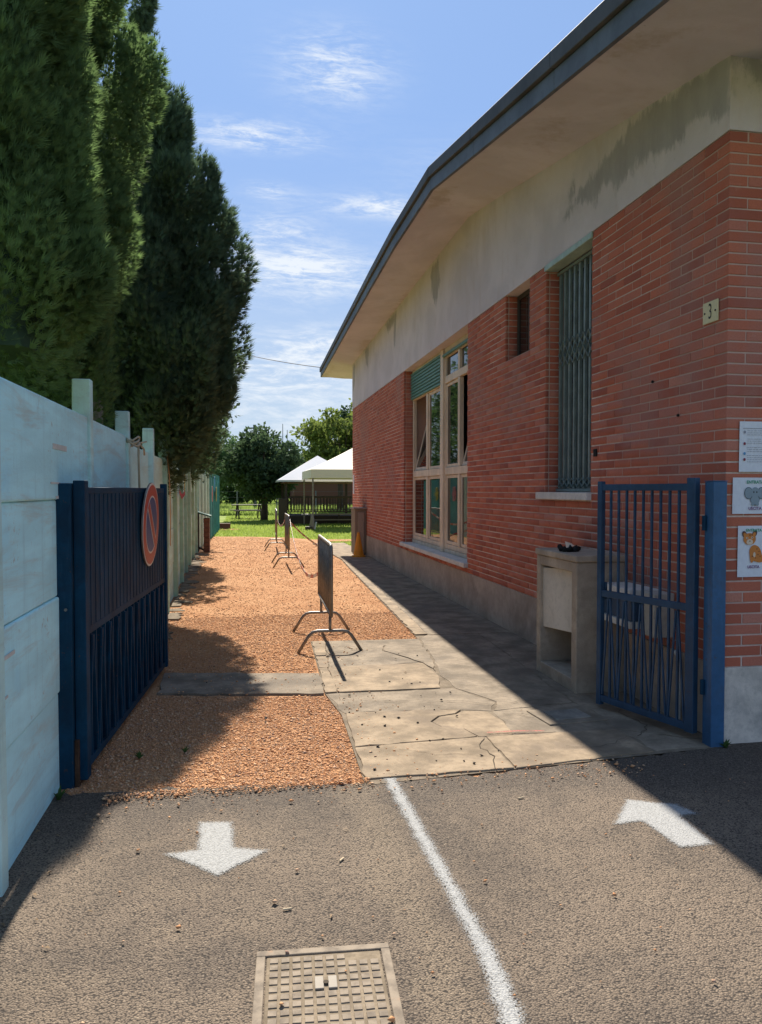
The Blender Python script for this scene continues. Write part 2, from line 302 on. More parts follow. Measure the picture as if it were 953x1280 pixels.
# ------------------------------------------------------------------ builders
class MB:
    def __init__(s): s.v = []; s.f = []
    def add(s, vs, fs):
        b = len(s.v); s.v += [tuple(p) for p in vs]; s.f += [tuple(i+b for i in f) for f in fs]; return s
    def box(s, x0, x1, y0, y1, z0, z1):
        return s.add([(x0, y0, z0), (x1, y0, z0), (x1, y1, z0), (x0, y1, z0), (x0, y0, z1), (x1, y0, z1), (x1, y1, z1), (x0, y1, z1)],
                     [(3, 2, 1, 0), (4, 5, 6, 7), (0, 1, 5, 4), (1, 2, 6, 5), (2, 3, 7, 6), (3, 0, 4, 7)])
    def bar(s, p, q, w, d=None, up=(0, 0, 1)):          # a rectangular bar from p to q
        p = Vector(p); q = Vector(q); d = d or w; a = (q-p).normalized(); upv = Vector(up)
        if abs(a.dot(upv)) > .98: upv = Vector((1, 0, 0))
        x = a.cross(upv).normalized(); y = x.cross(a).normalized(); x *= w/2; y *= d/2
        return s.add([p-x-y, p+x-y, p+x+y, p-x+y, q-x-y, q+x-y, q+x+y, q-x+y],
                     [(3, 2, 1, 0), (4, 5, 6, 7), (0, 1, 5, 4), (1, 2, 6, 5), (2, 3, 7, 6), (3, 0, 4, 7)])
    def tube(s, pts, rad, n=8, cap=True):
        pts = [Vector(p) for p in pts]; m = len(pts); rad = rad if hasattr(rad, '__len__') else [rad]*m
        prev = None; rings = []
        for i, p in enumerate(pts):
            t = (pts[min(i+1, m-1)]-pts[max(i-1, 0)]).normalized()
            x = prev if prev is not None else t.orthogonal()
            x = (x-t*x.dot(t)).normalized(); prev = x; y = t.cross(x)
            rings.append([p+(x*math.cos(2*math.pi*j/n)+y*math.sin(2*math.pi*j/n))*rad[i] for j in range(n)])
        vs = [q for r_ in rings for q in r_]
        fs = [(i*n+j, i*n+(j+1) % n, (i+1)*n+(j+1) % n, (i+1)*n+j) for i in range(m-1) for j in range(n)]
        if cap: fs += [tuple(range(n-1, -1, -1)), tuple((m-1)*n+j for j in range(n))]
        return s.add(vs, fs)
    def prism(s, poly, z0, z1):                          # polygon in XY extruded in z
        n = len(poly); a = sum(poly[i][0]*poly[(i+1) % n][1]-poly[(i+1) % n][0]*poly[i][1] for i in range(n))
        if a < 0: poly = poly[::-1]
        return s.add([(x, y, z0) for x, y in poly]+[(x, y, z1) for x, y in poly],
                     [tuple(range(n-1, -1, -1)), tuple(range(n, 2*n))]+[(i, (i+1) % n, n+(i+1) % n, n+i) for i in range(n)])
    def cyl(s, c, axis, r, L, n=20):
        c = Vector(c); a = Vector(axis).normalized()*L/2
        return s.tube([c-a, c+a], r, n)
    def build(s, name, m, parent=None, bevel=0., smooth=False):
        me = bpy.data.meshes.new(name); me.from_pydata(s.v, [], s.f); me.update()
        return link(name, me, m, parent, bevel, smooth)
def link(name, me, m, parent=None, bevel=0., smooth=False):
    o = bpy.data.objects.new(name, me); COL.objects.link(o)
    for mm in (m if isinstance(m, list) else [m]): me.materials.append(M[mm])
    if parent is not None: o.parent = parent
    if smooth: me.polygons.foreach_set('use_smooth', [True]*len(me.polygons))
    if bevel:
        b = o.modifiers.new('bevel', 'BEVEL'); b.width = bevel; b.segments = 2; b.limit_method = 'ANGLE'
    return o
def npmesh(name, V, F):                                  # V n x 3; F list of (faces m x k) arrays
    me = bpy.data.meshes.new(name); V = np.asarray(V, np.float32); me.vertices.add(len(V)); me.vertices.foreach_set('co', V.ravel())
    if not isinstance(F, list): F = [F]
    ls = np.concatenate([f.ravel() for f in F]).astype(np.int32); cnt = np.concatenate([np.full(len(f), f.shape[1]) for f in F])
    me.loops.add(len(ls)); me.loops.foreach_set('vertex_index', ls); me.polygons.add(len(cnt))
    st = np.concatenate([[0], np.cumsum(cnt)[:-1]]).astype(np.int32); me.polygons.foreach_set('loop_start', st)
    me.update(calc_edges=True); return me
def thing(name, label, cat, loc=(0, 0, 0), rotz=0., group=None):
    o = bpy.data.objects.new(name, None); COL.objects.link(o); o.location = loc; o.rotation_euler = (0, 0, rotz); o.empty_display_size = .1
    return tag(o, label, cat, group)
def tag(o, label, cat, group=None):
    o['label'] = label; o['category'] = cat
    if group: o['group'] = group
    return o
def structure(o): o['kind'] = 'structure'; return o
def stuff(o): o['kind'] = 'stuff'; return o
def copy_tree(o, parent=None):
    c = o.copy(); COL.objects.link(c)
    if parent is not None: c.parent = parent
    for ch in list(o.children): copy_tree(ch, c)
    return c
def project(p):
    cy, sy, cp, sp = math.cos(YAW), math.sin(YAW), math.cos(PITCH), math.sin(PITCH)
    Fv = np.array([sy*cp, cy*cp, sp]); Rv = np.array([cy, -sy, 0]); Uv = np.cross(Rv, Fv); d = np.asarray(p, float)-np.array([0, 0, CAM_H]); z = d@Fv
    return 476.5+FPX*(d@Rv)/z, 640-FPX*(d@Uv)/z, z
def set_attr(me, name, vals):
    a = me.attributes.new(name, 'FLOAT', 'POINT'); a.data.foreach_set('value', np.asarray(vals, np.float32))
def wob(pts, amp, step=.06, seed=0):                     # subdivide and roughen a polyline in XY
    q = np.random.default_rng(seed); out = []
    for (a, b) in zip(pts[:-1], pts[1:]):
        a = np.array(a, float); b = np.array(b, float); n = max(1, int(np.linalg.norm(b-a)/step)); t = (b-a)/max(1e-9, np.linalg.norm(b-a)); nn = np.array([-t[1], t[0]])
        for i in range(n): out.append(tuple(a+(b-a)*i/n+(nn*q.normal(0, amp) if i else 0)))
    out.append(tuple(pts[-1])); return out
def seg_dist(P, pts):
    d = np.full(len(P), 1e9)
    for a, b in zip(pts[:-1], pts[1:]):
        a = np.array(a, float); b = np.array(b, float); t = np.clip(((P-a)@(b-a))/max(1e-12, (b-a)@(b-a)), 0, 1); d = np.minimum(d, np.linalg.norm(P-(a+t[:, None]*(b-a)), axis=1))
    return d
def inside(P, poly):
    x, y = P[:, 0], P[:, 1]; r_ = np.zeros(len(P), bool); n = len(poly)
    for i in range(n):
        x1, y1 = poly[i]; x2, y2 = poly[(i+1) % n]
        with np.errstate(divide='ignore', invalid='ignore'):
            r_ ^= ((y1 > y) != (y2 > y)) & (x < (x2-x1)*(y-y1)/(y2-y1+1e-12)+x1)
    return r_

fx = lambda y: float(np.interp(y, [6., 11., 13.4, 15.6, 20.4], [-.945, -1.0, -1.06, -1.125, -1.20]))   # alley face of the left fence
XW, YC = 2.87, 4.2          # alley face of the building and its near corner
ZP, ZB = .466, 3.700        # top of the plinth, top of the brickwork

# ================================================================== THE GROUND
MB().add([(-900, -300, -.03), (900, -300, -.03), (900, 1500, -.03), (-900, 1500, -.03)], [(0, 1, 2, 3)]).build('lawn', 'lawn')
structure(bpy.data.objects['lawn'])
edge = wob([(-.97, 4.10), (-.715, 4.08), (-.03, 4.045), (.3, 3.99), (.615, 3.955), (1.075, 3.962), (1.864, 4.03), (2.6, 4.13), (2.9, 4.19)], .012, .05, 3)
structure(MB().add([(x, y, 0) for x, y in edge]+[(16, 4.19, 0), (16, -16, 0), (-.97, -16, 0)], [tuple(range(len(edge)+2, -1, -1))]).build('asphalt_road', 'asphalt'))
# gravel lane
gright = [(2.0, 3.9), (2.0, 6.0), (1.9, 7.6), (1.87, 8.5), (2.12, 14.7), (2.25, 17.2), (2.25, 21.), (2.6, 23.3)]
gl_poly = [(-1.0, 3.9)]+gright+[(1.4, 25.2), (.2, 25.9), (-1.0, 26.2), (-1.25, 20.4), (-1.2, 15.), (-1.06, 11.)]
structure(MB().add([(x, y, -.008) for x, y in gl_poly], [tuple(range(len(gl_poly)))]).build('gravel_path', 'gravel'))
structure(MB().add([(x, y, -.016) for x, y in [(2.2, 24.2), (9, 23.6), (9, 22.9), (2.2, 23.2)]], [(3, 2, 1, 0)]).build('earth_strip', 'gravel'))
# pavement: a dark bed, and slabs standing proud of it
pv = [(.62, 3.93), (2.9, 4.15), (2.9, 22.3), (1.95, 22.2), (2.13, 16.9), (2.03, 14.7), (1.775, 7.75), (.665, 7.8), (.60, 5.78), (.655, 5.2)]
pav = structure(MB().add([(x, y, .002) for x, y in pv], [tuple(range(len(pv)))]).build('pavement', 'concrete_base'))
def slab(poly, m, top=.010, seed=0, amp=.006):
    pts = wob(poly+[poly[0]], amp, .09, seed)[:-1]
    return MB().prism(pts, -.03, top).build('slab', m, pav, .004)
G = .006
# crack line through the light slabs, shared by the two pieces on either side of it
ck1 = [(1.44, 4.60), (1.39, 4.74), (1.26, 4.80), (1.22, 4.92), (1.30, 5.03), (1.43, 5.07), (1.50, 5.14)]
slab([(.640, 4.00), (1.47, 4.015), (1.475, 4.56), (.648, 4.50)], 'concrete_slab', .011, 1)
slab([(1.482, 4.015), (1.864, 4.07), (2.38, 4.13), (2.36, 4.56), (1.487, 4.565)], 'concrete_slab', .009, 2)
slab([(.650, 4.512)]+[(1.43, 4.572)]+[(x-.004, y) for x, y in ck1[1:-1]]+[(1.49, 5.15), (1.2, 5.20), (.690, 5.215)], 'concrete_slab', .012, 3)
slab([(1.444, 4.575)]+[(x+.006, y) for x, y in ck1[1:]]+[(1.66, 5.09), (1.70, 4.85), (1.66, 4.577)], 'concrete_slab', .007, 4)
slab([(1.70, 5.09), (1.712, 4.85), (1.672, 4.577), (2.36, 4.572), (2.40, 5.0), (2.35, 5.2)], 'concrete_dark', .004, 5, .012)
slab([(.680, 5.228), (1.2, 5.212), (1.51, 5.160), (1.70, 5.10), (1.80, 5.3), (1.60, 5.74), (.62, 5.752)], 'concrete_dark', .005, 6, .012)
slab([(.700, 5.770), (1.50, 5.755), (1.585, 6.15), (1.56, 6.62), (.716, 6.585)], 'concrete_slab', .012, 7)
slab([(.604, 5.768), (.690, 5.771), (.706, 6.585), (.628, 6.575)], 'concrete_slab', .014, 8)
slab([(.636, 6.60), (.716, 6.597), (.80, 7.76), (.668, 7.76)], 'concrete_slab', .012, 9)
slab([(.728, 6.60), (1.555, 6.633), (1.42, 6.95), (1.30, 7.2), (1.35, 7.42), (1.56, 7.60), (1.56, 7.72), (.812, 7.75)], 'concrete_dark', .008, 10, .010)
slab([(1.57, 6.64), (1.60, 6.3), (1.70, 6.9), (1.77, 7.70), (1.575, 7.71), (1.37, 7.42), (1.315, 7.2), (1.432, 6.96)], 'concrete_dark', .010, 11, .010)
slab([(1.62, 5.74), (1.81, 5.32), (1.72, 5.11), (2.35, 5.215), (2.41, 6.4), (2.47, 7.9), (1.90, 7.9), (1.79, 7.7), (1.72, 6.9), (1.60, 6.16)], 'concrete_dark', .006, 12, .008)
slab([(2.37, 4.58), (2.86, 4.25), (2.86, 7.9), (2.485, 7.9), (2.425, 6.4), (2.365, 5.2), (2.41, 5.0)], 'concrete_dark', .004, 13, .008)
slab([(2.40, 4.14), (2.86, 4.20), (2.86, 4.235), (2.375, 4.566)], 'concrete_dark', .003, 14, .008)
ys = [7.92, 9.4, 11.1, 12.9, 14.8, 16.95]
for i, (a, b) in enumerate(zip(ys[:-1], ys[1:])):
    xl = lambda y: np.interp(y, [7.75, 14.7, 16.9, 22], [1.785, 2.04, 2.14, 1.96])
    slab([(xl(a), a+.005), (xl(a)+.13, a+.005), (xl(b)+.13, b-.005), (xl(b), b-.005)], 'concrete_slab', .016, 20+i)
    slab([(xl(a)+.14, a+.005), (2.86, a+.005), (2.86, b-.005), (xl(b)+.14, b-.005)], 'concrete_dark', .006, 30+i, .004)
for i, (a, b) in enumerate(zip([16.96, 18.7, 20.5], [18.69, 20.49, 22.2])):
    slab([(xl(a), a), (2.87, a), (2.87, b), (xl(b), b)], 'concrete_slab', .012, 40+i)
# left: the concrete strip that crosses the gravel
slab([(-.66, 5.98), (-.1, 5.86), (.592, 5.76), (.612, 6.40), (0., 6.50), (-.672, 6.64)], 'concrete_dark', .010, 50, .012)
# crack lines elsewhere, real narrow grooves filled with dirt
cm = MB()
def crack(pts, w, z, seed):
    p = wob(pts, .012, .05, seed); q = np.random.default_rng(seed)
    for a, b in zip(p[:-1], p[1:]):
        a = np.array(a); b = np.array(b); t = (b-a)/np.linalg.norm(b-a); n = np.array([-t[1], t[0]])*w*q.uniform(.2, .6)/2
        cm.add([(*(a-n), z), (*(b-n), z), (*(b+n), z), (*(a+n), z)], [(0, 1, 2, 3)])
crack([(1.36, 4.02), (1.42, 4.2), (1.38, 4.35), (1.47, 4.56)], .012, .0145, 1); crack([(.9, 4.42), (1.15, 4.28), (1.37, 4.22)], .006, .0145, 2)
crack([(.95, 7.5), (1.05, 7.25), (1.25, 7.2)], .010, .0145, 3); crack([(1.0, 6.72), (1.25, 6.8), (1.5, 6.75)], .008, .0145, 4)
crack([(1.0, 5.45), (1.4, 5.40), (1.75, 5.25), (2.2, 5.3)], .010, .0145, 5); crack([(1.75, 5.0), (2.0, 4.9), (2.35, 4.95)], .012, .0105, 6)
crack([(1.9, 4.3), (2.1, 4.25), (2.35, 4.4)], .008, .0145, 8); crack([(2.42, 4.4), (2.6, 4.6), (2.55, 4.9), (2.7, 5.2)], .012, .0095, 9)
cm.build('crack', 'crack', pav); stuff(bpy.data.objects['crack'])

# asphalt level marks --------------------------------------------------------
def sprayed(name, inner, P0, P1, m, label, cat, fall, group=None, line=False, z=.004, step=.012):
    """a fine sheet on the ground whose per-vertex mask fades across the painted outline"""
    nx, ny = max(2, int((P1[0]-P0[0])/step)), max(2, int((P1[1]-P0[1])/step))
    gx, gy = np.meshgrid(np.linspace(P0[0], P1[0], nx+1), np.linspace(P0[1], P1[1], ny+1)); P = np.stack([gx.ravel(), gy.ravel()], 1)
    if line: sd = np.interp(P[:, 1], [p[1] for p in inner[::-1]], [p[2] for p in inner[::-1]])-seg_dist(P, [(p[0], p[1]) for p in inner])
    else:
        ring = list(inner)+[inner[0]]; sd = seg_dist(P, ring)*np.where(inside(P, inner), 1, -1)
    a = np.clip(.5+sd/fall*.5, -.4, 1.1)
    i = np.arange(ny)[:, None]*(nx+1)+np.arange(nx)[None]; q = np.stack([i, i+1, i+nx+2, i+nx+1], -1).reshape(-1, 4)
    q = q[(a[q] > -.2).any(1)]
    me = npmesh(name, np.column_stack([P, np.full(len(P), z)]), q); set_attr(me, 'spray', a)
    return tag(link(name, me, m), label, cat, group)
aL = [(-.217, 3.627), (-.059, 3.598), (-.049, 3.337), (.104, 3.287), (-.112, 3.097), (-.343, 3.33), (-.204, 3.342)]
sprayed('painted_arrow', aL, (-.42, 3.0), (.18, 3.72), 'spray_white', 'white sprayed arrow on the sunlit asphalt pointing away from the gravel', 'road marking', .034, 'arrows sprayed on the asphalt')
aR = [(1.676, 3.261), (1.878, 3.514), (2.094, 3.417), (2.137, 3.296), (2.035, 3.283), (2.018, 2.998), (1.848, 2.990), (1.826, 3.26)]
sprayed('painted_arrow', aR, (1.58, 2.9), (2.40, 3.60), 'spray_white', 'white sprayed arrow half in the building shadow pointing up to the brick wall', 'road marking', .034, 'arrows sprayed on the asphalt')
ln = [(.763, 3.985, .036), (.775, 3.37, .034), (.785, 2.915, .032), (.792, 2.405, .034), (.765, 2.10, .038), (.72, 1.6, .038)]
sprayed('painted_line', ln, (.62, 1.55), (.92, 4.0), 'spray_white', 'white sprayed dividing line running along the asphalt to the concrete slabs', 'road marking', .042, line=True)
rd = [(1.50, 4.615, .012), (1.66, 4.60, .014), (1.86, 4.585, .010)]
sprayed('painted_stripe', [(1.50, 4.605), (1.70, 4.60), (1.87, 4.575), (1.88, 4.595), (1.70, 4.625), (1.51, 4.625)], (1.42, 4.53), (1.95, 4.68), 'spray_red', 'short faded red stripe sprayed on the cracked concrete slabs', 'road marking', .02, z=.0165)

# ------------------------------------------------------------------ gravel stones
def octa(P, sz, name, m, flat_=.6, q=None):
    q = q or rng; n = len(P)
    base = np.array([(1, 0, 0), (-1, 0, 0), (0, 1, 0), (0, -1, 0), (0, 0, 1), (0, 0, -1)], float)
    V = base[None]*q.uniform(.6, 1.25, (n, 6, 1))*sz[:, None, None]; V[:, :, 2] *= flat_
    th = q.uniform(0, 2*np.pi, n); c, s_ = np.cos(th)[:, None], np.sin(th)[:, None]; tl = q.uniform(-.5, .5, (n, 1))
    x, y, z = V[:, :, 0].copy(), V[:, :, 1].copy(), V[:, :, 2].copy(); z, x = z+x*tl, x-z*tl
    V = np.stack([x*c-y*s_, x*s_+y*c, z], -1)+P[:, None]
    F = np.array([(0, 2, 4), (2, 1, 4), (1, 3, 4), (3, 0, 4), (2, 0, 5), (1, 2, 5), (3, 1, 5), (0, 3, 5)]); F = (F[None]+np.arange(n)[:, None, None]*6).reshape(-1, 3)
    return link(name, npmesh(name, V.reshape(-1, 3), F), m)
g1 = [(-.93, 4.07), (-.03, 4.03), (.30, 3.97), (.62, 3.94), (.64, 4.6), (.665, 5.15), (1.15, 5.24), (1.05, 5.36), (.72, 5.5), (.60, 5.72), (0, 5.82), (-.66, 5.95), (-.93, 6.0)]
g2 = [(-.93, 6.65), (-.66, 6.62), (0, 6.48), (.60, 6.38), (.665, 7.78), (1.80, 7.72), (2.03, 14.7), (2.12, 17.), (2.0, 22.), (1.5, 24.8), (-1.0, 25.8), (-1.17, 20.4), (-1.1, 15.6), (-.97, 11.)]
def scatter(poly, n, lo, hi, ypow=1.):
    out = []; P = np.empty((0, 2))
    while len(P) < n:
        x = rng.uniform(-1.2, 2.3, n*3); y = lo+(hi-lo)*rng.uniform(0, 1, n*3)**ypow; Q = np.stack([x, y], 1); P = np.vstack([P, Q[inside(Q, poly)]])
    return P[:n]
A = np.vstack([scatter(g1, 46000, 3.9, 6.05), scatter(g2, 42000, 6.3, 9.5), scatter(g2, 26000, 9.5, 25.8, 1.7)])
sz = rng.lognormal(math.log(.0050), .48, len(A)).clip(.0022, .017)*np.interp(A[:, 1], [4, 9, 25], [.85, 1.0, 1.5])
st = octa(np.column_stack([A, -.008+sz*.25]), sz, 'gravel', 'gravel_stone', .48); stuff(st)
# strays kicked onto slabs and asphalt
Q = np.vstack([np.column_stack([np.concatenate([rng.uniform(-.6, 2.2, 420), rng.uniform(-.7, .65, 900)]), np.concatenate([3.93+rng.normal(0, .09, 420), 4.02-np.abs(rng.normal(0, .055, 900))])]), np.column_stack([.68+np.abs(rng.normal(0, .18, 420)), rng.uniform(4.0, 7.7, 420)]), np.column_stack([rng.uniform(-.65, .6, 260), rng.uniform(5.8, 6.6, 260)]), np.column_stack([rng.uniform(-.9, 2.6, 120), rng.uniform(1.9, 3.9, 120)])])
qs = rng.lognormal(math.log(.0055), .4, len(Q)).clip(.0025, .014)
st2 = octa(np.column_stack([Q, .008+qs*.3]), qs, 'loose_grit', 'gravel_stone'); stuff(st2)
Q = np.column_stack([rng.uniform(-.3, 1.6, 60), rng.uniform(4.1, 7.2, 60)]); qs = rng.uniform(.006, .014, 60)
stuff(octa(np.column_stack([Q, .013+qs*.3]), qs, 'dark_clod', 'wood_dark'))
# broken concrete edging along the foot of the fence
kx0 = lambda y: fx(y)+.025
ed = thing('kerb_edging', 'broken grey concrete edging along the foot of the fence', 'kerb', (-.8, 7, 0))
for i in range(34):
    y = 6.75+i*.37+rng.uniform(-.08, .08); w = rng.uniform(.07, .27); L = rng.uniform(.20, .42); X0_ = kx0(y); p = [(X0_, y+rng.uniform(-.05, .05)), (X0_+w, y+rng.uniform(-.05, .09)), (X0_+w*rng.uniform(.6, 1.25), y+L*.6), (X0_+w*rng.uniform(.4, .9), y+L+rng.uniform(-.06, .06)), (X0_, y+L)]
    MB().prism([(a+.8, b-7) for a, b in wob(p+[p[0]], .012, .06, i)[:-1]], -.03, rng.uniform(-.002, .018)).build('kerb_stone', 'concrete_base', ed, .008)

# ------------------------------------------------------------------ covers in the ground
mc = thing('manhole_cover', 'square dusty iron manhole cover with rows of raised studs in the asphalt', 'manhole cover', (.243, 2.32, 0), R(-3.5))
f = MB(); s2 = .222
for (x0, x1, y0, y1) in [(-s2, s2, s2-.03, s2), (-s2, s2, -s2, -s2+.03), (-s2, -s2+.03, -s2+.03, s2-.03), (s2-.03, s2, -s2+.03, s2-.03)]: f.box(x0, x1, y0, y1, -.03, .007)
f.build('frame', 'dusty_iron', mc, .003)
MB().box(-.188, .188, -.188, .188, -.03, .003).build('lid', 'dust', mc, .003)
stud_me = None
for i in range(10):
    for j in range(10):
        if (4 <= i <= 5 and 5 <= j <= 6) or (i >= 7 and j == 9): continue
        x, y = -.163+i*.0363, -.163+j*.0363
        if stud_me is None:
            o = MB().add([(-.0135, -.012, 0), (.0135, -.012, 0), (.0135, .012, 0), (-.0135, .012, 0), (-.0128, -.0113, .003), (.0128, -.0113, .003), (.0128, .0113, .003), (-.0128, .0113, .003)], [(4, 5, 6, 7), (0, 1, 5, 4), (1, 2, 6, 5), (2, 3, 7, 6), (3, 0, 4, 7)]).build('stud', 'dusty_iron', mc); stud_me = o.data
        else:
            o = bpy.data.objects.new('stud', stud_me); COL.objects.link(o); o.parent = mc
        o.location = (x, y, .003); o.rotation_euler = (0, 0, rng.uniform(-.06, .06))
lg = MB().box(-.034, -.006, .004, .064, .003, .009).box(.008, .036, .004, .064, .003, .009)
lg.build('maker_plate', 'worn_plate', mc, .002); MB().cyl((.001, .034, .006), (0, 0, 1), .009, .007, 12).build('keyhole', 'crack', mc)
ic = thing('inspection_cover', 'shaded square concrete inspection cover beside the meter housing', 'drain cover', (2.17, 4.90, 0), R(6))
MB().box(-.22, .22, -.17, .17, -.02, .014).build('frame', 'concrete_dark', ic, .006); MB().box(-.13, .13, -.10, .10, .010, .019).build('lid', 'old_concrete', ic, .004)
for (px, py, a, lab) in [(.395, 3.14, .9, 'cigarette butt on the asphalt right of the sprayed arrow head'), (.15, 2.80, .1, 'cigarette butt on the asphalt just beyond the manhole cover'), (1.36, 3.62, .3, 'cigarette butt on the asphalt between line and shaded arrow')]:
    o = MB().tube([(-.016, 0, 0), (.016, 0, 0)], .004, 8).build('cigarette_butt', 'butt'); o.location = (px, py, .006); o.rotation_euler = (0, 0, a); tag(o, lab, 'litter', 'cigarette butts on the asphalt')

# ================================================================== THE BRICK BUILDING
B = thing('brick_building', 'single storey red brick building with a concrete band and wide overhanging roof', 'building', (XW, YC, 0))
def bx(mb, x0, x1, y0, y1, z0, z1): return mb.box(x0-XW, x1-XW, y0-YC, y1-YC, z0, z1)     # world box in the building's frame
def bp(p): return (p[0]-XW, p[1]-YC, p[2])
YE = 20.34; XE = 11.0
OPEN = [(6.04, 7.03, 1.53, 'tall'), (7.46, 8.19, 2.98, 'small'), (9.66, 13.68, .60, 'big')]   # y0, y1, sill z; all reach the band
REV = {'tall': .135, 'small': .13, 'big': .165}
core = MB(); m0 = .0045
ycuts = [YC+m0]
for (a, b, z, n_) in OPEN:
    bx(core, XW+m0, XW+.6, ycuts[-1], a-m0, ZP+.002, ZB-.002); bx(core, XW+m0, XW+.6, a-m0, b+m0, ZP+.002, z-m0); ycuts.append(b+m0)
bx(core, XW+m0, XW+.6, ycuts[-1], YE-m0, ZP+.002, ZB-.002)
bx(core, XW+.6, XE, YC+m0, YC+.6, ZP+.002, ZB-.002)
core.build('wall', 'mortar', B)
for (a, b, z, n_) in OPEN: bx(MB(), XW+.5, XW+.62, a-.02, b+.02, z-.02, ZB+.01).build('recess_back', 'dark_inside', B)
# bricks: 49 courses of 66 mm, running bond
CH = (ZB-ZP)/49; BH = CH-.0105; T = .035
items = []                                              # (centre, dims, visible area)
for c in range(49):
    z0 = ZP+c*CH+.0052; z1 = z0+BH; par = c % 2
    b_, a_ = (.12, .25) if par else (.25, .12)
    items.append(((XW, XW+a_), (YC, YC+b_), (z0, z1)))
    y = YC+b_+.0095                                       # along the alley
    spans = []
    while y < YE-.02:
        e = min(y+.25, YE); spans.append((y, e)); y = e+.0095
    for (s, e) in spans:
        segs = [(s, e)]
        for (oa, ob, oz, n_) in OPEN:
            if z1 > oz-.01:
                ns = []
                for (p, q) in segs:
                    if q <= oa or p >= ob: ns.append((p, q)); continue
                    if p < oa: ns.append((p, oa))
                    if q > ob: ns.append((ob, q))
                segs = ns
        for (p, q) in segs:
            if q-p > .015: items.append(((XW, XW+T), (p, q), (z0, z1)))
    x = XW+a_+.0095                                       # the street front
    while x < 5.2:
        items.append(((x, x+.25), (YC, YC+T), (z0, z1))); x += .2595
    for (oa, ob, oz, n_) in OPEN:                         # reveals
        if z0 > oz-.005:
            d = REV[n_]
            items.append(((XW+T+.009, XW+d+.02), (ob, ob+T), (z0, z1)))
            items.append(((XW+T+.009, XW+d+.02), (oa-T, oa), (z0, z1)))
def brick_area(it):
    (x0, x1), (y0, y1), (z0, z1) = it
    P = [project((x, y, z)) for x in (x0, x1) for y in (y0, y1) for z in (z0, z1)]
    xs = [p[0] for p in P]; yy = [p[1] for p in P]
    cx_, cy_ = np.mean(xs), np.mean(yy)
    if not (0 < cx_ < 975 and 0 < cy_ < 1280): return 0
    return (max(xs)-min(xs))*(max(yy)-min(yy))/(1+.0*P[0][2])
def brick_shape(L):
    """chamfered box about the origin, L = (lx, ly, lz)"""
    hx, hy, hz = (l/2 for l in L); cmf = .0022; vs = []; ins = []
    mb = MB()
    X = [-hx, -hx+cmf, hx-cmf, hx]; Y = [-hy, -hy+cmf, hy-cmf, hy]; Z = [-hz, -hz+cmf, hz-cmf, hz]
    vs = [(X[1], Y[1], Z[0]), (X[2], Y[1], Z[0]), (X[2], Y[2], Z[0]), (X[1], Y[2], Z[0]), (X[1], Y[1], Z[3]), (X[2], Y[1], Z[3]), (X[2], Y[2], Z[3]), (X[1], Y[2], Z[3]),
          (X[0], Y[1], Z[1]), (X[0], Y[2], Z[1]), (X[0], Y[2], Z[2]), (X[0], Y[1], Z[2]), (X[3], Y[1], Z[1]), (X[3], Y[2], Z[1]), (X[3], Y[2], Z[2]), (X[3], Y[1], Z[2]),
          (X[1], Y[0], Z[1]), (X[2], Y[0], Z[1]), (X[2], Y[0], Z[2]), (X[1], Y[0], Z[2]), (X[1], Y[3], Z[1]), (X[2], Y[3], Z[1]), (X[2], Y[3], Z[2]), (X[1], Y[3], Z[2])]
    fs = [(3, 2, 1, 0), (4, 5, 6, 7), (8, 11, 10, 9), (12, 13, 14, 15), (16, 17, 18, 19), (23, 22, 21, 20),
          (0, 1, 17, 16), (3, 0, 8, 9), (1, 2, 13, 12), (2, 3, 20, 21), (5, 4, 19, 18), (4, 7, 10, 11), (6, 5, 15, 14), (7, 6, 22, 23),
          (16, 19, 11, 8), (18, 17, 12, 15), (20, 9, 10, 23), (21, 22, 14, 13), (0, 16, 8), (1, 12, 17), (2, 21, 13), (3, 9, 20), (4, 11, 19), (5, 18, 15), (6, 14, 22), (7, 23, 10)]
    return vs, fs
areas = np.array([brick_area(i) for i in items]); order = np.argsort(-areas); single = set(order[:300].tolist())
cache = {}; V = []; F3 = []; F4 = []; nb = 0
for i, it in enumerate(items):
    (x0, x1), (y0, y1), (z0, z1) = it; L = (x1-x0, y1-y0, z1-z0); cpos = Vector(((x0+x1)/2-XW, (y0+y1)/2-YC, (z0+z1)/2))
    jx, jy = rng.normal(0, .0009, 2); cpos.x += jx; cpos.y += jy
    if i in single:
        key = tuple(round(l, 3) for l in L)
        if key not in cache:
            mb = MB(); mb.add(*brick_shape(L)); o = mb.build('brick', 'brick', B); cache[key] = o.data
        else:
            o = bpy.data.objects.new('brick', cache[key]); COL.objects.link(o); o.parent = B
        o.location = cpos; o.rotation_euler = (0, 0, rng.normal(0, .0015))
    else:
        vs, fs = brick_shape(L); V.append(np.array(vs)+np.array(cpos)); F3 += [tuple(a+nb for a in f) for f in fs if len(f) == 3]; F4 += [tuple(a+nb for a in f) for f in fs if len(f) == 4]; nb += len(vs)
stuff(link('brick_infill', npmesh('brick_infill', np.vstack(V), [np.array(F3), np.array(F4)]), 'brick', B))
# plinth
pm = MB(); bx(pm, XW-.004, XW+.5, YC-.004, YE, -.05, ZP); pm.build('plinth', 'plinth', B, .004)
pm = MB(); bx(pm, XW+.004, XE, YC-.0075, YC+.5, -.05, ZP+.001); pm.build('street_plinth', 'plinth_grey', B, .004)
# far and hidden walls, so the building closes
hm = MB(); bx(hm, XW+.02, XE, YE-.3, YE, -.05, 4.9); bx(hm, XE-.3, XE, YC+.6, YE-.3, -.05, 4.9); hm.build('rear_wall', 'plinth', B)
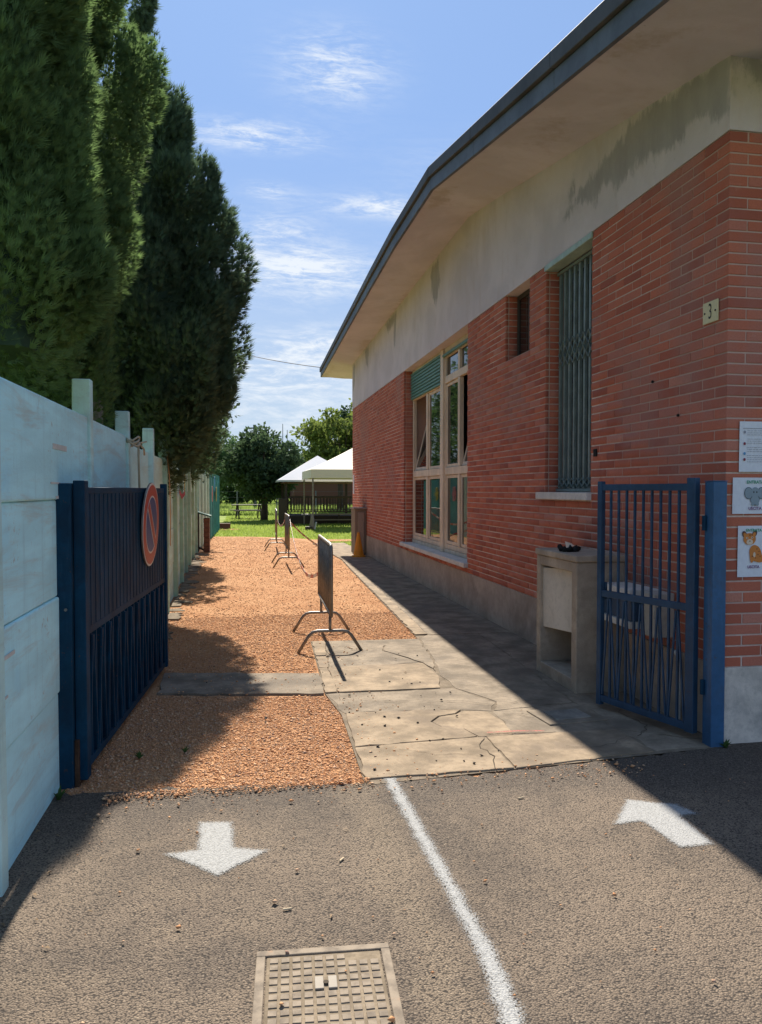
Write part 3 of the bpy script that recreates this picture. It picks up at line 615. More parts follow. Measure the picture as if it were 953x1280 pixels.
# band above the bricks, its top follows the soffit
SOF = [(3.3, 3.95), (4.2, 4.13), (9.62, 5.07), (20.34, 4.87), (22.75, 4.86)]
sofz = lambda y: float(np.interp(y, [p[0] for p in SOF], [p[1] for p in SOF]))
eave_x = lambda y: float(np.interp(y, [3.3, 8.55, 11.0, 22.75], [2.15, 2.105, 2.075, 2.26])); EAV = [(3.35, 4.02), (8.55, 4.955), (22.75, 4.90)]
eavez = lambda y: float(np.interp(y, [p[0] for p in EAV], [p[1] for p in EAV]))
def damp_poly(polys, P): 
    a = np.full(len(P), -.5)
    for poly, gain in polys:
        sd = seg_dist(P, list(poly)+[poly[0]])*np.where(inside(P, poly), 1, -1); a = np.maximum(a, np.clip(.5+sd*gain, -.5, 1.2))
    return a
main_damp = [(6.68, 4.00), (6.45, 4.10), (6.15, 4.16), (5.75, 4.22), (5.45, 4.27), (5.15, 4.30), (4.9, 4.27), (4.62, 4.22), (4.2, 4.16), (4.2, 3.76), (4.35, 3.80), (4.55, 3.92), (4.85, 3.84), (5.2, 3.95), (5.6, 3.86), (5.8, 4.02), (6.0, 3.92), (6.25, 4.03), (6.5, 3.97)]
spots = [([(6.55, 4.18), (6.42, 4.28), (6.35, 4.12), (6.5, 4.05)], 3.), ([(11.6, 4.98), (11.15, 5.0), (11.05, 4.6), (11.3, 4.3), (11.6, 4.55)], 2.5), ([(14.6, 4.95), (14.35, 4.95), (14.45, 4.3), (14.62, 4.25)], 4), ([(15.6, 4.95), (14.4, 4.95), (14.5, 4.75), (15.2, 4.7)], 3), ([(18.2, 4.9), (17.6, 4.9), (17.7, 4.4), (18., 4.5)], 3), ([(20.2, 4.88), (19.7, 4.88), (19.9, 4.3), (20.2, 4.1)], 2)]
ny, nz = 330, 22; yy = np.linspace(YC, YE, ny+1); V = []
for y in yy:
    for j in range(nz+1): V.append((0, y, ZB+(sofz(y)+.02-ZB)*j/nz))
V = np.array(V); att = damp_poly([(main_damp, 3.2)]+spots, V[:, 1:])
i = np.arange(ny)[:, None]*(nz+1)+np.arange(nz)[None]; q = np.stack([i, i+1, i+nz+2, i+nz+1], -1).reshape(-1, 4)
V[:, 0] = -.006; V[:, 1] -= YC; V[:, 1] = np.where(V[:, 1] < .001, -.006, V[:, 1])
me = npmesh('band', V, q); set_attr(me, 'damp', att); link('band', me, 'beam_render', B)
nx = 60; xs = np.linspace(XW, XE, nx+1); zz = np.linspace(ZB, sofz(YC)+.02, 15); V = np.array([(x-XW-.006, -.006, z) for x in xs for z in zz]); nz = 14
P2 = np.stack([V[:, 0]+XW, V[:, 2]], 1); att = damp_poly([([(2.87, 3.9), (2.95, 3.95), (3.0, 4.05), (3.2, 4.0), (3.6, 4.15), (2.87, 4.16)], 3.), ([(4.2, 4.15), (5.0, 3.9), (6, 4.15)], 2)], P2)
i = np.arange(nx)[:, None]*(nz+1)+np.arange(nz)[None]; q = np.stack([i, i+nz+1, i+nz+2, i+1], -1).reshape(-1, 4)
me = npmesh('street_band', V, q); set_attr(me, 'damp', att); link('street_band', me, 'beam_render', B)
ub = MB(); bx(ub, XW-.005, XW+.5, YC, YE, ZB-.0, ZB+.004); ub.build('band_underside', 'beam_render', B)
# soffit: from the eave to well inside the wall
ny = 240; yy = np.linspace(3.35, 22.75, ny+1); V = []; att = []
xsoff = np.linspace(0, 1, 13)
for y in yy:
    for t in xsoff:
        x = eave_x(y)+.012+t*(XW+.05-eave_x(y)); V.append((x-XW, y-YC, eavez(y)+(sofz(y)-eavez(y))*t))
    V.append((XE+.85-XW, y-YC, sofz(y)+.0)); 
V = np.array(V); nz = 13
P2 = np.stack([V[:, 1]+YC, V[:, 0]+XW], 1)
att = damp_poly([([(9.4, 2.15), (8.6, 2.1), (8.2, 2.3), (8.9, 2.45)], 2.5), ([(15, 2.85), (13, 2.75), (13.2, 2.9), (15, 2.92)], 3), ([(4.6, 2.2), (4.2, 2.15), (3.9, 2.5), (4.3, 2.45)], 2), ([(22.7, 2.3), (20.5, 2.3), (20.8, 2.5), (22.7, 2.45)], 1.5), ([(19, 2.8), (17.2, 2.6), (17, 2.9), (19, 2.9)], 2.), ([(6.5, 2.5), (5.8, 2.3), (5.6, 2.5), (6.2, 2.7)], 1.2)], P2)
i = np.arange(ny)[:, None]*(nz+1)+np.arange(nz)[None]; q = np.stack([i, i+nz+1, i+nz+2, i+1], -1).reshape(-1, 4)[:, ::-1]
me = npmesh('soffit', V, q); set_attr(me, 'damp', att)
link('soffit', me, 'soffit_render', B)
# roof > fascia, cap; made of lengths with visible joints
def strip(mb, off0, off1, lo, hi, ya, yb, flip=False):
    n_ = 2; ys_ = [ya]+[y for y in (8.55,) if ya < y < yb]+[yb]
    for p, q in zip(ys_[:-1], ys_[1:]):
        vs = []
        for y in (p, q):
            X0, Z0 = eave_x(y), eavez(y); vs += [(X0+off0-XW, y-YC, Z0+lo), (X0+off1-XW, y-YC, Z0+lo), (X0+off1-XW, y-YC, Z0+hi), (X0+off0-XW, y-YC, Z0+hi)]
        mb.add(vs, [(0, 1, 2, 3), (7, 6, 5, 4), (0, 4, 5, 1), (1, 5, 6, 2), (2, 6, 7, 3), (3, 7, 4, 0)])
roof = MB()
for p, q in ((3.35, 8.55), (8.55, 22.75)):
    vs = []
    for y in (p, q):
        zt = eavez(y)+.20; vs += [(eave_x(y)+.03-XW, y-YC, eavez(y)+.02), (XE+.85-XW, y-YC, sofz(y)+.03), (XE+.85-XW, y-YC, zt+.9), (4.5-XW, y-YC, zt+.35), (eave_x(y)+.03-XW, y-YC, zt)]
    roof.add(vs, [(4, 3, 2, 1, 0), (5, 6, 7, 8, 9), (4, 9, 8, 3), (3, 8, 7, 2), (0, 5, 9, 4), (2, 7, 6, 1)])
RF = roof.build('roof', 'roof_felt', B)
cuts = [3.33, 5.1, 6.95, 8.55, 10.6, 12.7, 14.8, 16.9, 19., 21.1, 22.77]
for a, b in zip(cuts[:-1], cuts[1:]):
    fm = MB(); strip(fm, -.004, .03, -.012, .125, a+.003, b-.003); fm.build('fascia', 'flashing', RF, .003)
    fm = MB(); strip(fm, -.035, .06, .132, .25, a+.002, b-.002); fm.build('roof_edge', 'flashing_cap', RF, .006)
fm = MB(); bx(fm, eave_x(22.7), XE+.85, 22.745, 22.775, 4.888, 5.13); fm.build('fascia', 'flashing', RF, .003)
fm = MB(); bx(fm, 2.05, XE+.85, 3.30, 3.35, 4.0, 4.24); fm.build('fascia', 'flashing', RF, .003)

# ---- big window: two bays of timber frames behind a central post
def wbox(mb, ya, yb, za, zb, xa, xb): return bx(mb, xa, xb, ya, yb, za, zb)
bx_ = XW+.165
def frame_set(name, parent, y0, y1, z0, z1, w, xa, xb, m='window_wood'):
    f = MB(); wbox(f, y0, y0+w, z0, z1, xa, xb); wbox(f, y1-w, y1, z0, z1, xa, xb); wbox(f, y0+w, y1-w, z0, z0+w, xa, xb); wbox(f, y0+w, y1-w, z1-w, z1, xa, xb)
    return f.build(name, m, parent, .004)
win = MB(); wbox(win, 9.665, 13.675, 3.63, 3.698, bx_-.01, bx_+.07)
win = win.build('window', 'window_wood', B, .004)
wb_ = MB(); wbox(wb_, 9.665, 13.675, .603, .655, bx_-.01, bx_+.07); wb_.build('bottom_rail', 'window_wood', win, .004)
pst = MB(); wbox(pst, 11.385, 11.555, .602, 3.697, XW+.125, XW+.24); pst.build('mullion', 'window_wood', win, .006)
for (y0, y1, split, lift) in ((11.52, 13.665, 12.53, 3.17), (9.675, 11.42, 10.60, 3.56)):
    tops = 3.62 if lift > 3.4 else 3.24
    frame_set('frame', win, y0, y1, .66, 3.625, .07, bx_, bx_+.06)
    def cross(ya, yb, za, zb, xa=bx_-.012, xb=bx_+.05):
        c_ = MB(); wbox(c_, ya, yb, za, zb, xa, xb); c_.build('rail', 'window_wood', win, .004)
    cross(y0+.071, y1-.071, 1.78, 1.89)
    cross(split-.05, split+.05, .735, 1.775); cross(split-.05, split+.05, 1.895, 3.16)
    cross(y0+.071, y1-.071, 3.165, 3.27)
    cross(split-.045, split+.045, 3.275, 3.55)
    for (pa, pb) in ((y0+.071, split-.052), (split+.052, y1-.071)):
        frame_set('sash', win, pa+.002, pb-.002, .735, 1.775, .045, bx_+.012, bx_+.045); g_ = MB(); wbox(g_, pa+.04, pb-.04, .775, 1.735, bx_+.022, bx_+.030); g_.build('pane', 'glass', win)
        g_ = MB(); wbox(g_, pa+.01, pb-.01, 3.275, 3.55, bx_+.022, bx_+.030); g_.build('pane', 'glass', win)
        hop = (pa > split and y0 > 11.5) or (pb < split and y0 < 11)
        if not hop:
            frame_set('sash', win, pa+.002, pb-.002, 1.895, 3.16, .045, bx_+.012, bx_+.045); g_ = MB(); wbox(g_, pa+.04, pb-.04, 1.935, 3.12, bx_+.022, bx_+.030); g_.build('pane', 'glass', win)
        else:      # bottom-hung sash tilted inwards
            o = MB()
            for (ya, yb, za, zb) in ((pa+.01, pa+.065, 0, 1.25), (pb-.065, pb-.01, 0, 1.25), (pa+.065, pb-.065, 0, .055), (pa+.065, pb-.065, 1.195, 1.25)): o.box(0, .04, ya-YC, yb-YC, za, zb)
            o = o.build('sash', 'window_wood', win, .004); o.location = (bx_+.02-XW, 0, 1.90); o.rotation_euler = (0, R(14), 0)
            g_ = MB().box(.012, .020, pa+.05-YC, pb-.05-YC, .04, 1.21).build('pane', 'glass', win); g_.location = o.location; g_.rotation_euler = o.rotation_euler
    # roller shutter: slats
    z = lift
    while z < 3.61:
        s_ = MB(); y_a, y_b = y0+.012, y1-.012
        s_.add([bp((bx_-.045, y, zz_)) if i_ < 1 else bp((bx_-.018-(.018 if 0 else 0), y, zz_)) for y in (y_a, y_b) for i_, zz_ in ((1, z+.002), (0, z+.012), (0, z+.040), (1, z+.052))], [(0, 1, 5, 4), (1, 2, 6, 5), (2, 3, 7, 6), (0, 3, 2, 1), (4, 5, 6, 7), (0, 4, 7, 3)])
        s_.build('shutter_slat', 'shutter_green', win); z += .0535
sl_ = MB(); bx(sl_, XW-.06, bx_-.012, 9.60, 13.79, .535, .598); sl_.build('sill', 'stone_sill', win, .006)
sg = MB(); bx(sg, bx_-.015, XW+.5, 9.665, 13.675, .50, .5995); sg.build('sill_base', 'stone_sill', win)
# ---- small deep window high in the wall
sw = frame_set('window', B, 7.47, 8.18, 2.985, 3.695, .05, XW+.132, XW+.17, 'wood_dark')
g_ = MB(); wbox(g_, 7.5, 8.15, 3.01, 3.67, XW+.145, XW+.155); g_.build('pane', 'glass', sw); c_ = MB(); wbox(c_, 7.80, 7.84, 3.04, 3.64, XW+.134, XW+.16); c_.build('mullion', 'wood_dark', sw)
# ---- tall window behind a folding lattice grille
tw = frame_set('window', B, 6.045, 7.025, 1.535, 3.64, .045, XW+.20, XW+.25, 'grille_metal')
g_ = MB(); wbox(g_, 6.07, 7.0, 1.56, 3.62, XW+.215, XW+.225); g_.build('pane', 'glass', tw)
gx = XW+.13
for kx in range(9):
    y = 6.10+kx*.108; b_ = MB(); wbox(b_, y-.010, y+.010, 1.565, 3.60, gx-.012, gx+.012); wbox(b_, y+.014, y+.030, 1.565, 3.60, gx-.010, gx+.010); b_.build('grille_bar', 'grille_metal', tw)
for (za, zb) in ((1.535, 1.562), (3.603, 3.63)):
    b_ = MB(); wbox(b_, 6.045, 7.025, za, zb, gx-.02, gx+.02); b_.build('grille_rail', 'grille_metal', tw)
for kx in range(8):
    y = 6.11+kx*.108
    for (za, zb) in ((2.72, 2.84), (2.84, 2.72), (2.84, 2.96), (2.96, 2.84), (1.58, 1.66), (1.66, 1.58)):
        MB().bar(bp((gx-.018, y, za)), bp((gx-.018, y+.108, zb)), .005, .014, (1, 0, 0)).build('lattice', 'grille_metal', tw)
l_ = MB(); wbox(l_, 6.025, 7.045, 3.645, 3.6975, XW-.016, XW+.12); l_.build('shutter_box', 'lintel_green', tw, .006)
s_ = MB(); bx(s_, XW-.045, XW+.199, 6.02, 7.16, 1.462, 1.5295); s_.build('sill', 'stone_sill', tw, .005)
# small fittings on the wall
o = MB().box(-.012, 0, -.025, .025, -.03, .03).build('wall_hole', 'black_thing', B); o.location = (0, 5.94-YC, 1.857)
for (y, z) in ((5.05, 2.32), (4.72, 2.05)):
    o = MB().cyl((-.004, y-YC, z), (1, 0, 0), .009, .012, 8).build('wall_plug', 'black_thing', B)
o = MB().box(-.012, -.002, 20.0-YC, 20.2-YC, 1.45, 1.95).build('notice', 'paper'); o.location = (XW, YC, 0); tag(o, 'tiny pale notice on the brick wall above the orange cone', 'notice')
# ---- lettering helper
def text_mesh(name, txt, size, m, parent, loc, rot, sx=1., bold=0.):
    cu = bpy.data.curves.new(name, 'FONT'); cu.body = txt; cu.size = size; cu.align_x = 'CENTER'; cu.align_y = 'CENTER'; cu.offset = bold; cu.resolution_u = 4
    t = bpy.data.objects.new(name, cu); COL.objects.link(t); bpy.context.view_layer.update()
    me = bpy.data.meshes.new_from_object(t.evaluated_get(bpy.context.evaluated_depsgraph_get())); bpy.data.objects.remove(t); me.materials.clear()
    o = link(name, me, m, parent); o.location = loc; o.rotation_euler = rot; o.scale = (sx, 1, 1); return o
# number plate, on the alley face, faces -X
npz = thing('house_number_plate', 'cream house number plate reading 3 screwed to the brick corner', 'number plate', (XW-.004, 4.36, 2.655))
MB().box(-.008, 0, -.078, .078, -.066, .066).build('plate', 'plate_cream', npz, .002)
text_mesh('numeral', '3', .135, 'ink', npz, (-.0095, 0, 0), (R(90), 0, R(-90)), .62)
for s in (-1, 1): MB().cyl((-.009, s*.055, 0), (1, 0, 0), .006, .006, 10).build('screw', 'ink', npz)
# posters on the street face, face -Y
def disc(pts_c, rx, rz, y, n=20, rot=0.):
    c, s_ = math.cos(rot), math.sin(rot); P = []
    for i_ in range(n):
        a = -2*math.pi*i_/n; x, z = rx*math.cos(a), rz*math.sin(a); P.append((pts_c[0]+x*c-z*s_, y, pts_c[1]+x*s_+z*c))
    return P, [tuple(range(n-1, -1, -1))]
def drawn(name, m, parent, shapes, y):
    mb = MB()
    for i_, s in enumerate(shapes):
        P, F = disc(s[0], s[1], s[2], y-.00012*i_, 20, s[3] if len(s) > 3 else 0.); mb.add(P, [F[0][::-1]])
    return mb.build(name, m, parent)
def sheet(label, x0, x1, z0, z1, tilt=0.):
    p = thing('poster', label, 'poster', ((x0+x1)/2, YC-.006, (z0+z1)/2), 0, 'paper notices on the brick corner'); w, hh_ = (x1-x0)/2, (z1-z0)/2
    vs = []; nx_ = 10
    for i_ in range(nx_+1):
        for z in (-hh_, hh_): vs.append((-w+2*w*i_/nx_, -.002-.0015*math.sin(i_*1.1+z*9), z))
    MB().add(vs, [(2*i_, 2*i_+2, 2*i_+3, 2*i_+1) for i_ in range(nx_)]).build('sheet', 'paper', p); p.rotation_euler = (0, tilt, 0); return p
p1 = sheet('white text notice, uppermost of the papers on the brick corner', 2.953, 3.163, 1.66, 1.965)
r_ = np.random.default_rng(4)
MB().box(-.083, .083, -.0062, -.0058, .109, .112).build('rule', 'ink_grey', p1)
lm = MB()
for i_ in range(16):
    z = .095-i_*.0125
    if i_ in (3, 7, 11): continue
    x = -.055
    while x < .08:
        L = r_.uniform(.008, .022); lm.box(x, min(x+L, .085), -.0061, -.0058, z, z+.0022); x += L+.004
stuff(lm.build('text_lines', 'ink_grey', p1))
text_mesh('title', 'AVVISO', .016, 'ink_grey', p1, (0, -.0064, .125), (R(90), 0, 0)).hide_render = False
bpy.data.objects.remove(bpy.data.objects['title'])
for (z, m) in ((.088, 'ink_grey'), (.018, 'dot_red'), (-.042, 'dot_blue'), (-.078, 'dot_red')): drawn('icon', m, p1, [((-.072, z), .008, .009)], -.0064)
p2 = sheet('landscape paper with a grey elephant, between text notice and cub', 2.912, 3.21, 1.405, 1.625)
text_mesh('lettering', 'ENTRATA', .026, 'ink_green', p2, (0, -.0064, .082), (R(90), 0, 0), 1., .0006); text_mesh('lettering', 'USCITA', .026, 'ink_violet', p2, (0, -.0064, -.078), (R(90), 0, 0), 1., .0006)
drawn('elephant_outline', 'ele_dark', p2, [((-.044, .016), .029, .037), ((.044, .016), .029, .037), ((0, -.008), .034, .052)], -.0058)
drawn('elephant_drawing', 'ele_grey', p2, [((-.044, .016), .025, .033), ((.044, .016), .025, .033), ((0, -.028), .030, .026), ((0, .018), .028, .034), ((0, -.016), .010, .030), ((-.016, -.05), .010, .012), ((.016, -.05), .010, .012)], -.0066)
drawn('elephant_eyes', 'ink', p2, [((-.010, .022), .004, .006), ((.010, .022), .004, .006)], -.0080)
p3 = sheet('portrait paper with an orange spotted cub, lowest on the brick corner', 2.951, 3.161, 1.02, 1.332, 0)
text_mesh('lettering', 'ENTRATA', .024, 'ink_green', p3, (0, -.0064, .128), (R(90), 0, 0), 1., .0006); text_mesh('lettering', 'USCITA', .024, 'ink_violet', p3, (0, -.0064, -.095), (R(90), 0, 0), 1., .0006)
drawn('cub_outline', 'leo_brown', p3, [((-.062, .104), .015, .022, .5), ((.006, .108), .015, .022, -.5)], -.0060)
drawn('cub_drawing', 'leo_orange', p3, [((-.058, .098), .011, .017, .5), ((.002, .101), .011, .017, -.5), ((-.028, .076), .042, .036), ((.012, -.012), .040, .052, .3), ((-.012, -.022), .014, .048), ((.040, -.05), .030, .018), ((.065, -.02), .008, .04, -.6)], -.0066)
drawn('cub_muzzle', 'leo_cream', p3, [((-.028, .058), .022, .017), ((-.046, .082), .008, .007), ((-.012, .084), .008, .007), ((.004, -.02), .008, .016)], -.0080)
drawn('cub_spots', 'leo_brown', p3, [((-.046, .082), .0035, .004), ((-.012, .084), .0035, .004), ((-.028, .063), .005, .003), ((.02, .015), .004, .003), ((.034, .0), .004, .003), ((.028, -.02), .004, .003), ((.042, -.03), .004, .003), ((-.01, -.03), .004, .003), ((-.028, .100), .003, .006), ((-.014, .102), .003, .005), ((.012, -.04), .003, .003)], -.0088)

# ================================================================== METER HOUSING AND RIGHT GATE
mh = thing('meter_housing', 'open grey concrete meter housing standing against the brick wall', 'utility cabinet', (2.47, 5.82, 0))
q = MB(); q.box(0, .396, -.40, -.31, 0, 1.0).build('side_wall', 'box_concrete', mh, .008)
MB().box(0, .396, .32, .40, 0, 1.0).build('side_wall', 'box_concrete', mh, .008)
MB().box(-.012, .396, -.415, .41, 1.002, 1.055).build('top_slab', 'box_concrete', mh, .01)
MB().box(.002, .394, -.308, .318, 0, .10).build('base', 'box_concrete', mh, .008); MB().box(.002, .07, -.308, .318, .92, 1.0).build('lintel', 'box_concrete', mh, .006)
MB().box(.30, .394, -.308, .318, .10, .92).build('back_wall', 'concrete_base', mh)
d_ = MB().box(0, .022, -.27, .315, 0, .50).build('door', 'pale_panel', mh, .004); d_.location = (.05, 0, .415); d_.rotation_euler = (R(-4), 0, R(4)); MB().box(-.008, 0, -.262, -.215, .012, .06).build('latch', 'white_enamel', d_)
tr_ = thing('black_dish', 'small black crumpled dish with a pale scrap on the concrete housing', 'dish', (2.575, 5.80, 1.0555))
mb = MB()
for i_ in range(9):
    a = i_*.7; mb.tube([(.055*math.cos(a), .055*math.sin(a), .0), (.075*math.cos(a+.3), .075*math.sin(a+.3), .030+.012*math.sin(i_*2.3)), (.052*math.cos(a+.7), .052*math.sin(a+.7), .010)], [.016, .022, .014], 6)
mb.cyl((0, 0, .008), (0, 0, 1), .06, .016, 14).build('bowl', 'black_thing', tr_, 0, True); MB().add([(-.03, -.02, .03), (.03, -.03, .045), (.035, .03, .06), (-.02, .03, .075), (-.028, -.015, .034), (.032, -.025, .049), (.037, .035, .064), (-.018, .035, .079)], [(0, 1, 2, 3), (7, 6, 5, 4), (0, 4, 5, 1), (1, 5, 6, 2), (2, 6, 7, 3), (3, 7, 4, 0)]).build('paper_scrap', 'leo_cream', tr_)
gm = thing('wall_cabinet', 'low white topped blue cabinet on the wall behind the gate bars', 'cabinet', (2.64, 5.12, .60))
MB().box(.02, .225, -.18, .24, .03, .20).build('body', 'blue_box', gm, .004); MB().box(0, .226, -.20, .26, .202, .255).build('lid', 'white_enamel', gm, .005); MB().box(0, .226, -.20, .26, -.02, .028).build('shelf', 'white_enamel', gm, .005)
pb = MB().box(-.075, .075, -.09, .09, -.15, .15).build('meter_box', 'pale_panel', None, .008); pb.location = (2.79, 4.82, .70); tag(pb, 'small pale grey meter box on the wall next to the blue cabinet', 'meter box')
pp = MB().tube([(2.83, 4.62, .03), (2.83, 4.62, .45), (2.83, 4.66, .47)], .016, 10).build('wall_pipe', 'white_enamel'); tag(pp, 'thin pale pipe stub on the plinth behind the gate post', 'pipe')

pg_rot = math.atan2(5.06-4.29, 2.475-2.715)               # leaf direction: from the hinge post back along the alley
pgate = thing('pedestrian_gate', 'narrow blue barred gate leaf standing open against the meter housing', 'gate', (2.722, 4.285, 0), pg_rot)
L = .80
MB().box(-.02, .045, -.022, .022, .05, 1.625).build('stile', 'gate_dark_blue', pgate, .004); MB().box(L-.02, L+.02, -.02, .02, .03, 1.61).build('stile', 'gate_dark_blue', pgate, .004)
MB().box(.046, L-.021, -.014, .014, 1.545, 1.59).build('rail', 'gate_dark_blue', pgate, .003); MB().box(.046, L-.021, -.014, .014, .80, .845).build('rail', 'gate_dark_blue', pgate, .003); MB().box(.046, L-.021, -.014, .014, .055, .10).build('rail', 'gate_dark_blue', pgate, .003)
nb_ = 9; xsb = [.046+(L-.067)*(i_+1)/(nb_+1) for i_ in range(nb_)]; dxb = xsb[1]-xsb[0]
for i_, x in enumerate(xsb):
    MB().box(x-.007, x+.007, -.007, .007, .10, .80).box(x-.007, x+.007, -.007, .007, .845, 1.545).build('bar', 'gate_dark_blue', pgate)
    if i_ % 2 == 0:
        for s in (-1, 1): MB().bar((x+s*.008, .010, .79), (x+s*dxb*.86, .010, .11), .011, .010, (0, 1, 0)).build('splayed_bar', 'gate_dark_blue', pgate)
MB().box(L-.03, L+.004, -.034, -.0205, .78, .90).build('lock', 'gate_dark_blue', pgate, .003)
gp = thing('gate_post', 'square bright blue gate post by the brick corner', 'gate post', (2.800, 4.19, 0))
MB().box(-.045, .045, -.045, .045, -.02, 1.60).build('post', 'gate_blue', gp, .005); MB().box(-.047, .047, -.047, .047, 1.601, 1.606).build('cap', 'gate_blue', gp)
for z in (.35, 1.35): MB().cyl((-.055, .03, z), (0, 0, 1), .014, .09, 10).build('hinge', 'gate_navy', gp)

# ================================================================== LEFT SIDE: fence, gate, sign
FX = -.945
fy = [1.55, 3.13, 4.99, 6.62, 8.26, 9.90, 11.54, 13.18, 14.82, 16.3, 17.86, 19.4]
cf = thing('concrete_fence', 'long precast concrete fence painted pale blue then cream under the conifers', 'fence', (FX, 4.8, 0))
slab_me = {}
for bi, (a, b) in enumerate(zip(fy[:-1], fy[1:])):
    L = b-a-.08; blue = b < 8.1; top_drop = 0 if bi < 3 else .06 if bi < 6 else .10
    for j in range(4):
        z0 = j*.5+(.001 if j else -.05); z1 = (j+1)*.5-.001
        if j == 3: z1 -= top_drop
        key = (round(L, 2), j, blue, top_drop)
        if key not in slab_me:
            o = MB().box(-.045, 0, -L/2, L/2, z0, z1).build('panel', 'fence_blue' if blue else 'fence_cream', cf, .010); slab_me[key] = o.data; first = o
        else:
            o = bpy.data.objects.new('panel', slab_me[key]); COL.objects.link(o); o.parent = cf; bv = o.modifiers.new('bevel', 'BEVEL'); bv.width = .010; bv.segments = 2
        o.location = (fx((a+b)/2)-FX+rng.uniform(-.006, .004), (a+b)/2-4.8, 0); o.rotation_euler = (0, rng.uniform(-.004, .004), math.atan2(fx(a)-fx(b), b-a))
for i_, y in enumerate(fy):
    hgt = 2.2 if 2 <= i_ <= 5 else 2.1; hgt += rng.uniform(-.03, .03)
    o = MB().add([(-.10, -.045, -.05), (.032, -.045, -.05), (.032, .045, -.05), (-.10, .045, -.05), (-.085, -.04, hgt), (.024, -.04, hgt), (.024, .04, hgt), (-.085, .04, hgt)], [(3, 2, 1, 0), (4, 5, 6, 7), (0, 1, 5, 4), (1, 2, 6, 5), (2, 3, 7, 6), (3, 0, 4, 7)]).build('post', 'fence_post_paint' if y < 9 else 'fence_post_cream', cf, .008); o.location = (fx(y)-FX+(.03 if y > 7.5 else 0), y-4.8, 0)
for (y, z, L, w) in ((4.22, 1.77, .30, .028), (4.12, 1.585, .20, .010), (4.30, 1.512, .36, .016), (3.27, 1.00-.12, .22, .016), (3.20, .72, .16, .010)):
    o = MB().box(.001, .0035, -L/2, L/2, -w/2, w/2).build('sun_glint', 'stone_sill', cf); o.location = (.004, y-4.8, z)  # thin pale strips imitate glints of grazing sun on the panels
cp = MB().box(-.09, .05, -.08, .08, -.05, 2.25).build('concrete_pillar', 'old_concrete', None, .015); cp.location = (-1.14, 6.30, 0); tag(cp, 'bare grey concrete pillar standing behind the blue painted fence', 'pillar')

rp = MB()
for i_ in range(3): rp.tube([(-.9+.05*math.cos(a), 6.62+.085*math.sin(a), 1.93+.02*i_+.02*math.sin(2*a+i_)) for a in np.linspace(0, 6.28, 14)], .008, 6)
rp.tube([(-.86, 6.67, 1.94), (-.84, 6.84, 1.90), (-.86, 7.02, 1.86)], .008, 6).tube([(-.86, 6.67, 1.94), (-.83, 6.92, 1.97)], .007, 6).tube([(-.86, 6.64, 1.94), (-.87, 6.74, 1.7), (-.87, 6.77, 1.4)], .010, 6)
tag(rp.build('rope_tie', 'rope', None, 0, True), 'knotted straw coloured rope tied round a fence post by the pillar', 'rope')
def ribbon(label, m, pts, w):
    mb = MB()
    for a, b in zip(pts[:-1], pts[1:]): mb.bar(a, b, .006, w, (0, 0, 1) if abs(a[2]-b[2]) < abs(a[1]-b[1]) else (0, 1, 0))
    return tag(mb.build('ribbon', m), label, 'ribbon', 'ribbons tied along the fence')
ribbon('long tan ribbon hanging down the cream fence behind the gate sign', 'ribbon_tan', [(-.935, 9.86, 1.97), (-.915, 9.90, 1.75), (-.91, 9.94, 1.45), (-.91, 9.97, 1.1), (-.91, 9.92, .85)], .07)
ribbon('yellow ribbon knotted to a cream fence post below the dark conifer', 'ribbon_yellow', [(-.985, 13.10, 2.02), (-.975, 13.2, 1.92), (-.97, 13.3, 1.96), (-.97, 13.2, 1.75), (-.97, 13.15, 1.5)], .11)
ribbon('small dark red ribbon at the end of the yellow one', 'ribbon_red', [(-.985, 12.3, 1.53), (-.98, 12.7, 1.44), (-.965, 13.15, 1.50)], .07)

lrot = math.atan2(6.77-4.24, -.665+.84)
gt = thing('driveway_gate', 'wide navy sheet metal gate leaf swung open against the fence', 'gate', (-.845, 4.24, 0), lrot)   # local x runs along the leaf, local -y faces the alley
LL = 2.535
MB().box(-.03, .045, -.03, .03, .02, 1.60).build('stile', 'gate_navy', gt, .005); MB().box(LL-.05, LL, -.026, .026, .04, 1.60).build('stile', 'gate_navy', gt, .005)
for (z0, z1) in ((1.53, 1.565), (.77, .811), (.05, .095)): MB().box(.046, LL-.051, -.0125, .012, z0, z1).build('rail', 'gate_navy', gt, .003)
MB().box(.10, LL-.051, .013, .017, .03, .80).build('sheet', 'gate_navy', gt); MB().box(.05, LL-.052, -.0105, .009, .812, 1.53).build('sheet', 'gate_navy', gt)
nb_ = 24; xsb = [.10+(LL-.16)*(i_+.5)/nb_ for i_ in range(nb_)]; dxb = xsb[1]-xsb[0]; bme = None
for i_, x in enumerate(xsb):
    if bme is None:
        o = MB().box(-.008, .008, -.012, .010, .096, .769).box(-.008, .008, -.0135, -.011, .812, 1.529).build('bar', 'gate_navy', gt, .002); bme = o.data
    else:
        o = bpy.data.objects.new('bar', bme); COL.objects.link(o); o.parent = gt
    o.location = (x, 0, 0)
    if i_ % 2 == 0 and i_ < nb_-1:
        for s in (-1, 1):
            if 0 < x+s*dxb < LL: MB().bar((x+s*.008, -.018, .76), (x+s*dxb*.85, -.018, .10), .012, .010, (0, 1, 0)).build('splayed_bar', 'gate_navy', gt)
sg = thing('no_parking_sign', 'round red and blue no parking sign fixed to the navy gate', 'sign', (-.70, 5.99, 1.29), lrot-R(90))   # local +x faces the alley
sg.rotation_euler = (0, R(2), lrot-R(90))
def cdisc(name, m, r0, x0, x1): return MB().cyl(((x0+x1)/2, 0, 0), (1, 0, 0), r0, x1-x0, 40).build(name, m, sg)
